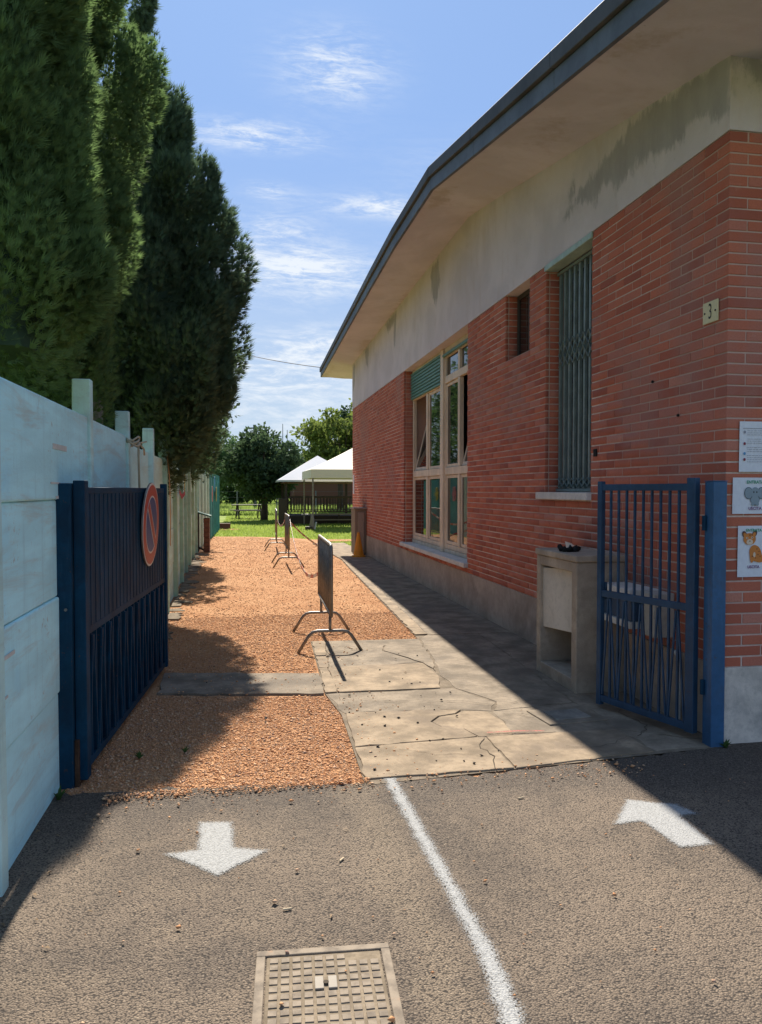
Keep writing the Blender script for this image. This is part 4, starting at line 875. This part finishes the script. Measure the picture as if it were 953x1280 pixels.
cdisc('backing', 'galvanised', .315, .0, .010); cdisc('border', 'sign_white', .312, .0105, .0125); cdisc('red_ring', 'sign_red', .298, .013, .0142); cdisc('inner_border', 'sign_white', .218, .0147, .0154); cdisc('blue_field', 'sign_blue', .205, .0158, .0166)
MB().bar((.0178, -.148, .148), (.0178, .148, -.148), .088, .0014, (1, 0, 0)).build('slash_border', 'sign_white', sg)
MB().bar((.0196, -.150, .150), (.0196, .150, -.150), .060, .0014, (1, 0, 0)).build('slash', 'sign_red', sg)
for o in ('slash', 'slash_border'):
    me = bpy.data.objects[o].data
for z in (-.15, .15): MB().box(-.05, -.001, -.02, .02, z-.015, z+.015).build('bracket', 'galvanised', sg)
gp2 = thing('gate_post', 'square navy gate post in front of the pale blue fence', 'gate post', (-.930, 4.22, 0))
MB().box(-.045, .05, -.045, .045, -.02, 1.585).build('post', 'gate_navy', gp2, .005); MB().box(-.058, -.047, -.05, .05, -.02, 1.61).build('side_plate', 'gate_navy', gp2); MB().box(.012, .055, .047, .085, 1.30, 1.55).build('hinge', 'rust', gp2, .006)
MB().box(.055, .10, .0, .07, 1.40, 1.54).build('hinge', 'rust', gp2, .006); MB().box(.051, .075, -.03, .03, -.01, .24).build('shoe', 'rust', gp2, .004); MB().cyl((.02, -.046, .93), (0, 1, 0), .008, .008, 8).build('bolt', 'galvanised', gp2)
# dry leaves and twigs blown along the fence foot, the wall foot and the gravel
q = np.random.default_rng(17); nlf_ = 190
LP = np.vstack([np.column_stack([rng.uniform(-.93, -.55, 90), rng.uniform(2.2, 14, 90)]), np.column_stack([rng.uniform(2.2, 2.82, 40), rng.uniform(5.2, 14, 40)]), np.column_stack([rng.uniform(-.8, 2.4, 34), rng.uniform(2.0, 8, 34)])])
V = []; 
for x, y in LP:
    a = q.uniform(0, 6.28); L_ = q.uniform(.006, .017); w_ = L_*q.uniform(.25, .5); c_, s_ = math.cos(a), math.sin(a); z = .017 if y > 3.95 else .005
    V += [(x-c_*L_, y-s_*L_, z), (x+s_*w_, y-c_*w_, z+.006), (x+c_*L_, y+s_*L_, z+.003), (x-s_*w_, y+c_*w_, z+.008)]
stuff(link('fallen_leaves', npmesh('fallen_leaves', V, np.arange(len(V)).reshape(-1, 4)), 'dead_leaf'))
# weeds
def weed(name, loc, label, n, hgt, m='grass'):
    q = np.random.default_rng(int(loc[1]*100)); mb = MB()
    for i_ in range(n):
        a = q.uniform(0, 6.28); r_ = q.uniform(.01, .5)*hgt; w = hgt*.16; hh2 = hgt*q.uniform(.5, 1); c, s_ = math.cos(a), math.sin(a)
        mb.add([(-s_*w, c*w, 0), (s_*w, -c*w, 0), (c*r_+s_*w*.8, s_*r_-c*w*.8, hh2*.7), (c*r_*2, s_*r_*2, hh2), (c*r_-s_*w*.8, s_*r_+c*w*.8, hh2*.7)], [(0, 1, 2, 3, 4)])
    o = mb.build(name, m); o.location = loc; return tag(o, label, 'plant', 'weeds on the ground')
weed('weed', (-.60, 4.56, 0), 'low green weed growing in the shaded gravel by the gate', 16, .04, 'tree_mid'); weed('weed', (2.845, 4.13, 0), 'green weed tuft at the foot of the street plinth', 14, .05, 'tree_mid'); weed('weed', (-.35, 4.62, 0), 'tiny dark weed sprig in gravel at the shadow edge', 9, .035, 'tree_mid'); weed('weed', (-.92, 4.02, 0), 'weed tuft between the navy post and the fence', 10, .06, 'tree_mid')

# ================================================================== crowd barriers with tape
def barrier_at(loc, rot, L, label):
    b = thing('crowd_barrier', label, 'barrier', loc, rot, 'crowd barriers standing along the gravel lane')     # local x along the barrier
    r0 = .017; zt, zb = 1.035, .37
    MB().tube([(0, 0, zb), (0, 0, zt-.07), (.02, 0, zt-.02), (.07, 0, zt), (L-.07, 0, zt), (L-.02, 0, zt-.02), (L, 0, zt-.07), (L, 0, zb)], r0, 10).build('frame', 'galvanised', b, 0, True)
    MB().tube([(0, 0, zb), (L, 0, zb)], r0*.95, 8).build('bottom_rail', 'galvanised', b, 0, True)
    n = 15
    for i_ in range(n): MB().tube([(L*(i_+1)/(n+1), 0, zb), (L*(i_+1)/(n+1), 0, zt)], .008, 6).build('bar', 'galvanised', b, 0, True)
    for x in (.14, L-.30):
        ft = MB().tube([(x, -.306, .0), (x, -.20, .165), (x, -.165, .195), (x, -.12, .205), (x, .12, .205), (x, .165, .195), (x, .20, .165), (x, .306, .0)], .0155, 10).build('foot', 'galvanised', b, 0, True)
        MB().tube([(x, 0, .205), (x, 0, zb)], .014, 8).build('foot_post', 'galvanised', ft, 0, True)
    return b
bar1 = barrier_at((.802, 7.12, 0), R(90-1.3), 1.55, 'galvanised crowd barrier nearest the camera with one foot on the slab')
bar2 = copy_tree(bar1); bar2.location = (.875, 15.2, 0); bar2.rotation_euler = (0, 0, R(89.6)); bar2['label'] = 'middle crowd barrier on the gravel with tape tied to its top'
bar3 = copy_tree(bar1); bar3.location = (.815, 19.5, 0); bar3.rotation_euler = (0, 0, R(88.5)); bar3.scale = (1.25, 1, 1); bar3['label'] = 'farthest crowd barrier next to the lawn, angled beside the middle one'
def tape(label, pts, sag):
    mb = MB(); n = 28; P = []
    for (a, b), sg_ in zip(zip(pts[:-1], pts[1:]), sag):
        for i_ in range(n+1):
            t = i_/n; P.append(tuple(np.array(a)*(1-t)+np.array(b)*t-np.array([0, 0, sg_*4*t*(1-t)])))
    o = []
    for i_ in range(len(P)-1):
        if np.linalg.norm(np.array(P[i_])-P[i_+1]) < 1e-5: continue
        a, b = Vector(P[i_]), Vector(P[i_+1]); up = Vector((math.sin(i_*.4)*.3, 0, .03)); mb.add([a-Vector((0, 0, .022)), b-Vector((0, 0, .022)), b+Vector((0, 0, .022)), a+Vector((0, 0, .022))], [(0, 1, 2, 3)])
    ob = mb.build('barrier_tape', ['tape_white', 'tape_red']); 
    for i_, p in enumerate(ob.data.polygons): p.material_index = (i_//2) % 2
    sm = ob.modifiers.new('solid', 'SOLIDIFY'); sm.thickness = .002
    return tag(ob, label, 'tape', 'barrier tape strung between barriers')
tape('red and white tape sagging from the middle barrier to the nearest one', [(.895, 15.25, .95), (.855, 8.72, .62)], [.42])
tape('red and white tape strung from the farthest barrier to the middle one', [(.86, 21.3, .95), (.885, 17.0, .9)], [.25])
tape('tape running from the middle barrier down to a white block by the pavement', [(.895, 15.3, .92), (1.93, 19.6, .10)], [.05])
wb = MB().box(-.12, .12, -.1, .1, 0, .12).build('white_block', 'white_enamel', None, .02); wb.location = (1.99, 19.7, .01); tag(wb, 'small white block on the pavement edge holding the tape end', 'block')

# ================================================================== cabinet and cone by the far corner
cb = thing('metal_cabinet', 'narrow weathered grey cabinet at the far corner of the brick building', 'cabinet', (2.76, 18.3, 0))
MB().box(-.17, .105, -.32, .32, .03, 1.09).build('body', 'wood_grey', cb, .01); MB().box(-.20, .106, -.36, .36, 1.092, 1.125).build('top', 'bench_wood', cb, .006); MB().box(-.10, .05, -.345, -.322, .12, 1.02).build('door', 'bench_wood', cb, .004)
cn = MB().tube([(0, 0, .0), (0, 0, .03), (0, 0, .032), (.0, .02, .30), (.0, .03, .56)], [.16, .16, .125, .075, .025], 18).build('traffic_cone', 'cone_orange', None, 0, False); cn.location = (2.60, 17.45, .012); tag(cn, 'plain orange traffic cone in front of the grey cabinet', 'cone')

# ================================================================== bin and far fence on the left
bn = thing('litter_bin', 'brown timber bin with sloping green lid beside the fence', 'bin', (-1.0, 19.55, 0))
MB().box(-.17, -.115, -.03, .03, 0, .99).build('leg', 'wood_dark', bn); MB().box(-.17, -.115, .35, .41, 0, .99).build('leg', 'wood_dark', bn)
for i_ in range(7): MB().box(.01+.002*(i_ % 3), .15-.003*(i_ % 2), -.04, .42, .01+i_*.12, .122+i_*.12).build('board', 'dull_red', bn, .004)
MB().bar((-.21, .19, 1.015), (.19, .19, .89), .56, .035, (0, 0, 1)).build('lid', 'green_lid', bn, .006); MB().bar((-.14, .02, .12), (.02, .02, .06), .05, .05).build('brace', 'wood_dark', bn)
sf = thing('sheet_fence', 'tall mint and teal corrugated sheet fence along the lawn', 'fence', (-1.20, 20.2, 0), R(-1.17))
for i_ in range(9):
    y0 = i_*1.25
    vs = []; n = 10
    for j in range(n+1):
        for z in (0, 2.05-.02*i_): vs.append((.018*(1 if j % 2 else -1), y0+1.24*j/n, z))
    MB().add(vs, [(2*j, 2*j+1, 2*j+3, 2*j+2) for j in range(n)]).build('panel', 'mint_panel' if i_ < 4 else 'teal_panel', sf)
    MB().box(.02, .07, y0-.03, y0+.03, 0, 2.1).build('post', 'mint_panel' if i_ < 4 else 'teal_panel', sf)
for (y, z, m, lab) in ((25.5, 1.42, 'cloth_pink', 'pink paper flower on the teal fence'), (27.8, 1.40, 'ribbon_yellow', 'yellow paper cut-out on the teal fence'), (26.8, 1.75, 'dot_blue', 'blue paper cut-out high on the teal fence')):
    mb = MB(); 
    for a in range(6): mb.cyl((0, .16*math.cos(a), .16*math.sin(a)), (1, 0, 0), .11, .012, 10)
    mb.cyl((0, 0, 0), (1, 0, 0), .12, .016, 10); o = mb.build('paper_flower', m); o.location = (-1.20+.0204*(y-20.2)+.085, y, z); tag(o, lab, 'decoration', 'paper shapes on the teal fence')

# ================================================================== foliage
def fronds(P, D, L, k, spread, q, width=.14):
    """small sprays: k slim blades fanned about direction D"""
    n = len(P); ref = q.normal(size=(n, 3)); W_ = np.cross(D, ref); W_ /= np.linalg.norm(W_, axis=1, keepdims=True)+1e-9; N_ = np.cross(D, W_)
    V = []; 
    for i_ in range(k):
        a = (i_-(k-1)/2)*spread/max(1, k-1); ln_ = L*(1-.35*abs(i_-(k-1)/2)/max(1, (k-1)/2))
        d = D*math.cos(a)+W_*math.sin(a)+N_*q.uniform(-.12, .12, (n, 1)); s_ = (W_*math.cos(a)-D*math.sin(a))
        w = (ln_*width)[:, None]; b0 = P; m_ = P+d*(ln_*.5)[:, None]; t = P+d*ln_[:, None]
        V.append(np.stack([b0+s_*w, t, b0-s_*w], 1) if k > 1 else np.stack([b0, m_+s_*w, t, m_-s_*w], 1))
    V = np.stack(V, 1)                                   # n, k, 3 or 4, 3
    F = np.arange(n*k*V.shape[2]).reshape(-1, V.shape[2])
    return V.reshape(-1, 3), F
def conifer(name, label, loc, prof, nclump, nfr, flen, matn, seed, csize, k=5, wav=1.):
    q = np.random.default_rng(seed); zs = np.array([p[0] for p in prof]); rs = np.array([p[1] for p in prof])
    t = thing(name, label, 'tree', loc, 0, 'conifers behind the fence')
    zmax = zs[-1]; MB().tube([(0, 0, -.05), (0.02, 0, zmax*.3), (0, 0, zmax*.6), (0, 0, zmax*.9)], [.16, .13, .08, .02], 10).build('trunk', 'bark', t, 0, True)
    # clumps
    w = np.maximum(rs, .15); cz = np.interp(q.uniform(0, 1, nclump), np.concatenate([[0], np.cumsum((w[1:]+w[:-1])/2*np.diff(zs))])/np.sum((w[1:]+w[:-1])/2*np.diff(zs)), zs)
    th = q.uniform(0, 2*np.pi, nclump); rr = np.interp(cz, zs, rs)*q.uniform(.66, 1.0, nclump)*(1+wav*(.10*np.sin(3*th+cz*1.7)+.06*np.sin(7*th-cz*3.1)))
    cs = csize*q.uniform(.65, 1.35, nclump)*np.interp(np.interp(cz, zs, rs), [0, rs.max()*.5, rs.max()], [.55, .9, 1.1])
    C_ = np.stack([(rr-cs*.45)*np.cos(th), (rr-cs*.45)*np.sin(th), cz], 1)
    idx = np.repeat(np.arange(nclump), nfr); n = len(idx)
    out = np.stack([np.cos(th), np.sin(th), np.zeros(nclump)], 1)
    d = q.normal(size=(n, 3)); d /= np.linalg.norm(d, axis=1, keepdims=True); d = d+out[idx]*.75+np.array([0, 0, .12]); d /= np.linalg.norm(d, axis=1, keepdims=True)
    ax = out*.45+np.array([0, 0, 1.]); ax /= np.linalg.norm(ax, axis=1, keepdims=True)
    rad = q.uniform(.72, 1.05, n)[:, None]
    off = d*cs[idx][:, None]*rad; along = np.sum(off*ax[idx], 1, keepdims=True)*ax[idx]; off = off+along*.65
    P = C_[idx]+off
    D = d*.75+out[idx]*.35+np.array([0, 0, .55])+q.normal(size=(n, 3))*.28; D /= np.linalg.norm(D, axis=1, keepdims=True)
    V, F = fronds(P-D*flen*.4, D, flen*q.uniform(.6, 1.4, n), k, 1.25, q, .075)
    link('crown', npmesh('crown', V, F), matn, t)
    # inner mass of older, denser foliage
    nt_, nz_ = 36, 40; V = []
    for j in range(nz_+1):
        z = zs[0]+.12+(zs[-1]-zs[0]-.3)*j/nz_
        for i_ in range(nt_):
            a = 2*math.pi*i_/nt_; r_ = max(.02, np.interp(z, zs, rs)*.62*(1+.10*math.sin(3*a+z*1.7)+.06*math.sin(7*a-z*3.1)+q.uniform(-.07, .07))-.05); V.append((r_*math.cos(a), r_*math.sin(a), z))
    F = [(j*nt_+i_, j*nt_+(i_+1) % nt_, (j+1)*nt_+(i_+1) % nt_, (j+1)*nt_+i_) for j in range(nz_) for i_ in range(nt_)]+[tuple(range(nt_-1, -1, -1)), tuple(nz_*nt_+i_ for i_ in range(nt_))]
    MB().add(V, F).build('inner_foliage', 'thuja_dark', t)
    return t
conifer('conifer_tree', 'nearest green conifer, its crown rising right behind the pale blue fence', (-1.56, 4.55, 0), [(2.16, .62), (2.28, .90), (2.5, .86), (2.75, .76), (3.3, .66), (4.2, .68), (5.2, .74), (6.2, .6), (7.2, .2), (7.4, .03)], 90, 950, .066, 'thuja', 10, .27, 6, .3)
conifer('conifer_tree', 'second conifer with sunlit bright green edge, between nearest and dark pointed one', (-1.72, 6.45, 0), [(1.95, .35), (2.3, .62), (2.8, .74), (3.4, .76), (4.2, .80), (4.9, .92), (5.6, .82), (6.5, .7), (7.4, .4), (8.0, .03)], 95, 900, .072, 'thuja', 11, .33, 6, .6)
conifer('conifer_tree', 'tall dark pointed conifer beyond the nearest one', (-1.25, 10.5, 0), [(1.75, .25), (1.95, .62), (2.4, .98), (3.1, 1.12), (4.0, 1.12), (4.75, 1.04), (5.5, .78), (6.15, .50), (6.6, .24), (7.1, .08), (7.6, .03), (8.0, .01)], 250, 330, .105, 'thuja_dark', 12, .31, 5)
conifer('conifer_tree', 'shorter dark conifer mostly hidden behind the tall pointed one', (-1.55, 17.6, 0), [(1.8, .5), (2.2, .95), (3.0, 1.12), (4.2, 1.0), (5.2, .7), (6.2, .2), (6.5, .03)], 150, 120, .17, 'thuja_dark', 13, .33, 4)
def leafy(name, label, loc, H, crown, ncl, nlf, ls, matn, seed, csize, trunk_r=.12, group=None, fork=.35, trunk_mat='bark'):
    """broadleaf: trunk, limbs reaching into clumps, many leaf quads"""
    q = np.random.default_rng(seed); t = thing(name, label, 'tree', loc, 0, group); (cx_, cy_, cz_), (ax_, ay_, az_) = crown
    d = q.normal(size=(ncl, 3)); d /= np.linalg.norm(d, axis=1, keepdims=True); rad = q.uniform(.35, 1, ncl)**.6
    C_ = np.array([cx_, cy_, cz_])+d*rad[:, None]*np.array([ax_, ay_, az_])
    mb = MB(); zf = max(.3, (cz_-az_)*.9+.25*az_)
    mb.tube([(0, 0, -.1), (.03*H/4, 0, zf*.5), (0, .02, zf), (cx_*.5, cy_*.5, cz_)], [trunk_r*1.25, trunk_r, trunk_r*.85, trunk_r*.4], 9)
    for c in C_[::max(1, ncl//14)]: mb.tube([(0, 0, zf*q.uniform(.75, 1.)), tuple(np.array([0, 0, zf])*.5+c*.5+np.array([0, 0, .1])), tuple(c)], [trunk_r*.5, trunk_r*.28, trunk_r*.08], 6)
    mb.build('trunk', trunk_mat, t, 0, True)
    idx = np.repeat(np.arange(ncl), nlf); n = len(idx); e = q.normal(size=(n, 3)); e /= np.linalg.norm(e, axis=1, keepdims=True); cs = csize*q.uniform(.55, 1.35, ncl)
    P = C_[idx]+e*cs[idx][:, None]*q.uniform(.3, 1.05, n)[:, None]*np.array([1, 1, .75]); D = e+q.normal(size=(n, 3))*.6+np.array([0, 0, -.15]); D /= np.linalg.norm(D, axis=1, keepdims=True)
    V, F = fronds(P, D, ls*q.uniform(.6, 1.3, n), 1, 0, q, .32)
    link('crown', npmesh('crown', V, F), matn, t); return t
leafy('garden_tree', 'dark round tree on the lawn at the end of the lane', (1.02, 40, 0), 4.6, ((.15, 0, 2.75), (1.95, 1.8, 1.75)), 95, 130, .22, 'tree_dark', 21, .52, .17)
leafy('garden_tree', 'small leafy tree poking out beyond the dark pointed conifer', (-1.45, 15.4, 0), 4.6, ((.3, 0, 3.5), (.85, .8, 1.2)), 46, 70, .10, 'tree_dark', 27, .26, .07)
for y_, lab_ in ((24.5, 'leafy tree behind the teal fence, nearest to the conifers'), (30.5, 'leafy tree behind the middle of the teal fence'), (37.5, 'leafy tree behind the far end of the teal fence')):
    leafy('garden_tree', lab_, (-2.1 if y_ < 26 else -3.0, y_, 0), 7, ((0, 0, 4.2), (1.5, 2.6, 2.6)), 60, 90, .17, 'tree_mid', int(y_), .55, .12)
bgroup = 'trees far behind the lawn'
leafy('garden_tree', 'olive leaved tree rising behind the gazebo roofs', (6.2, 50, 0), 7, ((0, 0, 4.6), (2.6, 2.3, 2.2)), 70, 120, .28, 'tree_yellow', 22, .7, .18, bgroup)
leafy('garden_tree', 'dark green tree half hidden behind the building corner', (8.6, 54, 0), 8, ((0, 0, 5.0), (2.6, 2.3, 2.8)), 80, 120, .28, 'tree_dark', 23, .8, .2, bgroup)
leafy('garden_tree', 'pale green tree left of the dark lawn tree', (-2.2, 58, 0), 6, ((0, 0, 3.6), (2.2, 2., 2.4)), 60, 110, .26, 'tree_pale', 24, .7, .15, bgroup)
leafy('garden_tree', 'bright leaved tree whose branch peeks past the far building corner', (4.35, 24.6, 0), 5, ((0, 0, 4.1), (.85, .9, .75)), 26, 60, .17, 'tree_yellow', 25, .28, .09)
for i_, (x, y, zc, a, az, m, lab) in enumerate([(-6., 70, 2.6, 3.4, 2.6, 'tree_mid', 'leafy tree far left behind the teal fence'), (-.6, 74, 2.4, 2.6, 2.2, 'tree_mid', 'mid green tree behind the wire fence, left of the dark tree'), (3.4, 70, 2.6, 2.6, 2.4, 'tree_dark', 'dark tree far behind the lawn tree'), (7.4, 72, 3.2, 3.0, 3.0, 'tree_mid', 'mid green tree far behind the gazebo'), (12.5, 74, 3.6, 3.4, 3.2, 'tree_dark', 'dark tree far behind the canopy tent'), (17.5, 70, 3.6, 3.4, 3.2, 'tree_mid', 'far tree hidden behind the brick building')][:5]):
    leafy('far_tree', lab, (x, y, 0), 6, ((0, 0, zc), (a, a*.8, az)), 46, 90, .34, m, 40+i_, .95, .16, bgroup)
# a far wood along the horizon, one mass
q = np.random.default_rng(5); n = 16000; x = q.uniform(-90, 130, n); y = 135+q.uniform(0, 30, n); z = np.abs(q.normal(0, 1, n))*2.2+1.2*np.sin(x*.21)+1.1*np.sin(x*.53+1)+1.6; z = np.clip(z, 0, 8)
D = q.normal(size=(n, 3)); D /= np.linalg.norm(D, axis=1, keepdims=True); V, F = fronds(np.stack([x, y, z], 1), D, q.uniform(.6, 1.6, n), 1, 0, q, .45)
stuff(link('far_wood', npmesh('far_wood', V, F), 'tree_mid'))
# grass
def blades(name, n, X, Y, hmin, hmax, m, seed, keep=None, w=.012, ypow=1.):
    q = np.random.default_rng(seed); y = Y[0]+(Y[1]-Y[0])*q.uniform(0, 1, n)**ypow; x = q.uniform(0, 1, n)
    x = (X[0]*y+X[1])+(X[2]*y+X[3]-X[0]*y-X[1])*x; P = np.stack([x, y, np.full(n, -.03)], 1)
    if keep is not None: P = P[keep(P)]
    n = len(P); a = q.uniform(0, 6.28, n); hgt = q.uniform(hmin, hmax, n); lean_ = q.normal(0, .35, (n, 2))*hgt[:, None]; sc = np.interp(P[:, 1], [20, 60, 110], [1, 2., 4.])
    s_ = np.stack([np.cos(a), np.sin(a), np.zeros(n)], 1)*(w*sc)[:, None]; tip = P+np.column_stack([lean_, hgt])
    V = np.stack([P-s_, P+s_, tip], 1).reshape(-1, 3); stuff(link(name, npmesh(name, V, np.arange(n*3).reshape(-1, 3)), m))
lawnpoly = gl_poly
blades('grass', 42000, (-.06, 0, .20, .6), (21.8, 47), .03, .09, 'grass', 61, lambda P: (~inside(P[:, :2], lawnpoly)) & ~((P[:, 0] < 2.95) & (P[:, 0] > 1.9) & (P[:, 1] < 22.3)) & ~((P[:, 0] > 2.2) & (P[:, 1] > 22.9) & (P[:, 1] < 24.1)) & (P[:, 0] > -1.0), .012, 1.3)
blades('meadow_grass', 42000, (-.10, 0, .20, 0), (48, 112), .25, .55, 'meadow', 62, None, .02, 1.4)

# ================================================================== things beyond the lane
db = MB().box(-.21, .21, -.1, .1, 0, .22).build('drain_box', 'dull_red', None, .01); db.location = (-.74, 31.2, 0); tag(db, 'low dark brown box on a pale patch of the lawn', 'box')
MB().prism([(-1.05, 30.6), (-.3, 30.5), (-.15, 31.0), (-.4, 31.5), (-1.0, 31.4)], -.05, -.012).build('bare_patch', 'gravel'); structure(bpy.data.objects['bare_patch'])
pt = thing('picnic_table', 'dark wooden picnic table in the shade of the lawn tree', 'table', (.25, 42.6, 0), R(8))
MB().box(-.9, .9, -.38, .38, .70, .75).build('tabletop', 'wood_dark', pt)
for s in (-1, 1): MB().box(-.9, .9, s*.75-.13, s*.75+.13, .42, .46).build('bench', 'wood_dark', pt)
for x in (-.6, .6):
    for s in (-1, 1): MB().bar((x, s*.65, 0), (x, s*.22, .70), .07, .05).build('leg', 'wood_dark', pt)
    MB().bar((x, -.85, .39), (x, .85, .39), .06, .06).build('crossbar', 'wood_dark', pt)
# gazebo
gz = thing('gazebo', 'wooden gazebo with a pale pyramid roof, railing and plank bench', 'gazebo', (3.5, 36.9, 0)); h2 = 1.75
MB().box(-h2, 2.0, -h2, h2, -.05, .36).build('deck', 'wood_dark', gz, .01)
for sx in (-1, 1):
    for sy in (-1, 1): MB().box(sx*1.6-.06, sx*1.6+.06, sy*1.6-.06, sy*1.6+.06, .36, 2.0).build('post', 'wood_dark', gz)
e_, zt = 1.95, 2.0
for a, b in (((-e_, -e_), (e_, -e_)), ((e_, -e_), (e_, e_)), ((e_, e_), (-e_, e_)), ((-e_, e_), (-e_, -e_))): MB().add([(*a, zt), (*b, zt), (0, 0, 3.2), (a[0]*1.0, a[1]*1.0, zt-.08), (b[0], b[1], zt-.08)], [(0, 1, 2), (3, 4, 1, 0)]).build('roof_panel', 'roof_white', gz)
MB().box(-1.7, 1.7, -1.7, 1.7, 1.86, 1.91).build('ceiling', 'dull_red', gz)
for y in (-1.62, 1.62):
    MB().box(-1.53, 2.0, y-.03, y+.03, 1.18, 1.25).build('handrail', 'wood_dark', gz); MB().box(-1.53, 2.0, y-.025, y+.025, .52, .57).build('bottom_rail', 'wood_dark', gz)
    for i_ in range(23): MB().box(-1.5+i_*.15-.022, -1.5+i_*.15+.022, y-.02, y+.02, .57, 1.18).build('baluster', 'wood_dark', gz)
for y in (-1.62,): pass
MB().box(-.6, 2.0, -1.98, -1.80, .42, .47).build('bench_plank', 'bench_wood', gz); MB().box(-.3, 2.0, -2.0, -1.8, .16, .20).build('step', 'bench_wood', gz)
for x in (-.4, .8, 1.8): MB().box(x-.04, x+.04, -1.95, -1.85, -.05, .42).build('bench_leg', 'wood_dark', gz)
hb = MB().box(-.19, .19, -.19, .19, 0, 1.16).build('wooden_box', 'wood_dark', None, .015); hb.location = (1.72, 34.7, 0); tag(hb, 'tall dark wooden box standing at the gazebo corner', 'box')
# canopy tent
ct = thing('canopy_tent', 'cream pop-up canopy tent with straight valance on thin metal legs', 'tent', (4.9, 32.3, 0)); e_ = 2.3
for sx in (-1, 1):
    for sy in (-1, 1):
        MB().box(sx*2.23-.03, sx*2.23+.03, sy*2.23-.03, sy*2.23+.03, 0, 2.1).build('leg', 'galvanised', ct)
for a, b in (((-e_, -e_), (e_, -e_)), ((e_, -e_), (e_, e_)), ((e_, e_), (-e_, e_)), ((-e_, e_), (-e_, -e_))):
    vs = []; n = 8
    for i_ in range(n+1):
        t = i_/n; s = (1-t); z = 2.36+1.15*(t**1.12); vs += [(a[0]*s, a[1]*s, z), (b[0]*s, b[1]*s, z)]
    MB().add(vs, [(2*i_, 2*i_+1, 2*i_+3, 2*i_+2) for i_ in range(n)]).build('roof_panel', 'canvas_cream', ct, 0, True)
    MB().add([(a[0]*1.004, a[1]*1.004, 2.36), (b[0]*1.004, b[1]*1.004, 2.36), (b[0]*1.01, b[1]*1.01, 2.01), (a[0]*1.01, a[1]*1.01, 2.01)], [(0, 1, 2, 3)]).build('valance', 'canvas_cream', ct)
tw_ = thing('tent_weight', 'pale bag weight strapped at the foot of the canopy leg', 'weight', (2.62, 30.0, 0))
MB().tube([(0, 0, .0), (0, 0, .12), (.02, 0, .4), (0, 0, .6)], [.12, .11, .08, .03], 10).build('bag', 'wood_grey', tw_, 0, True); MB().box(-.26, .02, -.16, .12, 0, .12).build('plate', 'wood_dark', tw_, .01); MB().tube([(.1, -.05, 0), (.17, -.06, .3)], .03, 8).build('strap', 'white_enamel', tw_)
# wire fence with posts behind the lawn
wf = thing('wire_fence', 'thin wire mesh fence on posts between lawn and meadow', 'fence', (0, 47.5, 0))
for i_ in range(11): MB().tube([(-5.2+i_*2.4, 0, 0), (-5.2+i_*2.4, 0, 1.5)], .04, 6).build('post', 'pole_grey', wf)
mb = MB()
for z in (.3, .7, 1.1, 1.45): mb.tube([(-5.4, 0, z), (19, 0, z)], .008, 4)
mb.build('wire', 'pole_grey', wf)
fh = thing('far_building', 'long low white building seen far behind the meadow', 'building', (-1.3, 96, 0)); MB().box(-3.5, 4.2, 0, 6, 0, 1.9).build('wall', 'dull_red', fh); MB().box(-3.8, 4.5, -.4, 6.4, 1.9, 2.75).build('roof', 'far_white', fh)
hs = thing('brown_roofed_house', 'low house with a brown tiled roof behind the gazebo', 'house', (7.4, 62, 0)); MB().box(-3.4, 3.4, 0, 6, 0, 2.6).build('wall', 'dull_red', hs)
MB().add([(-3.8, -.4, 2.6), (3.8, -.4, 2.6), (3.8, 6.4, 2.6), (-3.8, 6.4, 2.6), (-1.2, 3, 4.6), (1.2, 3, 4.6)], [(0, 1, 5, 4), (1, 2, 5), (2, 3, 4, 5), (3, 0, 4), (3, 2, 1, 0)]).build('roof', 'roof_tile', hs)
up = thing('utility_pole', 'slim grey utility pole rising above the dark lawn tree', 'pole', (.82, 58, 0)); MB().tube([(0, 0, -.1), (0, 0, 6.4)], [.14, .11], 8).build('pole', 'pole_grey', up); MB().box(-.5, .5, -.04, .04, 6.1, 6.2).build('crossarm', 'pole_grey', up)
for x_, h_ in ((3.9, 8.2), (4.35, 7.6)):
    m_ = MB().tube([(0, 0, -.1), (0, 0, h_)], [.07, .03], 6).build('mast', 'pole_grey'); m_.location = (x_, 78, 0); tag(m_, 'thin faint mast far behind, the %s of the pair' % ('taller' if h_ > 8 else 'shorter'), 'mast', 'thin masts on the skyline')
up2 = thing('utility_pole', 'utility pole standing behind the dark conifers and carrying the cable', 'pole', (-3.4, 33, 0)); MB().tube([(0, 0, -.1), (0, 0, 8.6)], [.14, .11], 8).build('pole', 'pole_grey', up2)
a = np.array([-3.4, 33, 8.3]); b = np.array([2.62, 22.6, 5.12]); P = [tuple(a*(1-t)+b*t-np.array([0, 0, .25*4*t*(1-t)])) for t in np.linspace(0, 1, 24)]
tag(MB().tube(P, .012, 5).build('overhead_cable', 'wire'), 'thin black cable crossing the sky to the roof corner', 'cable')
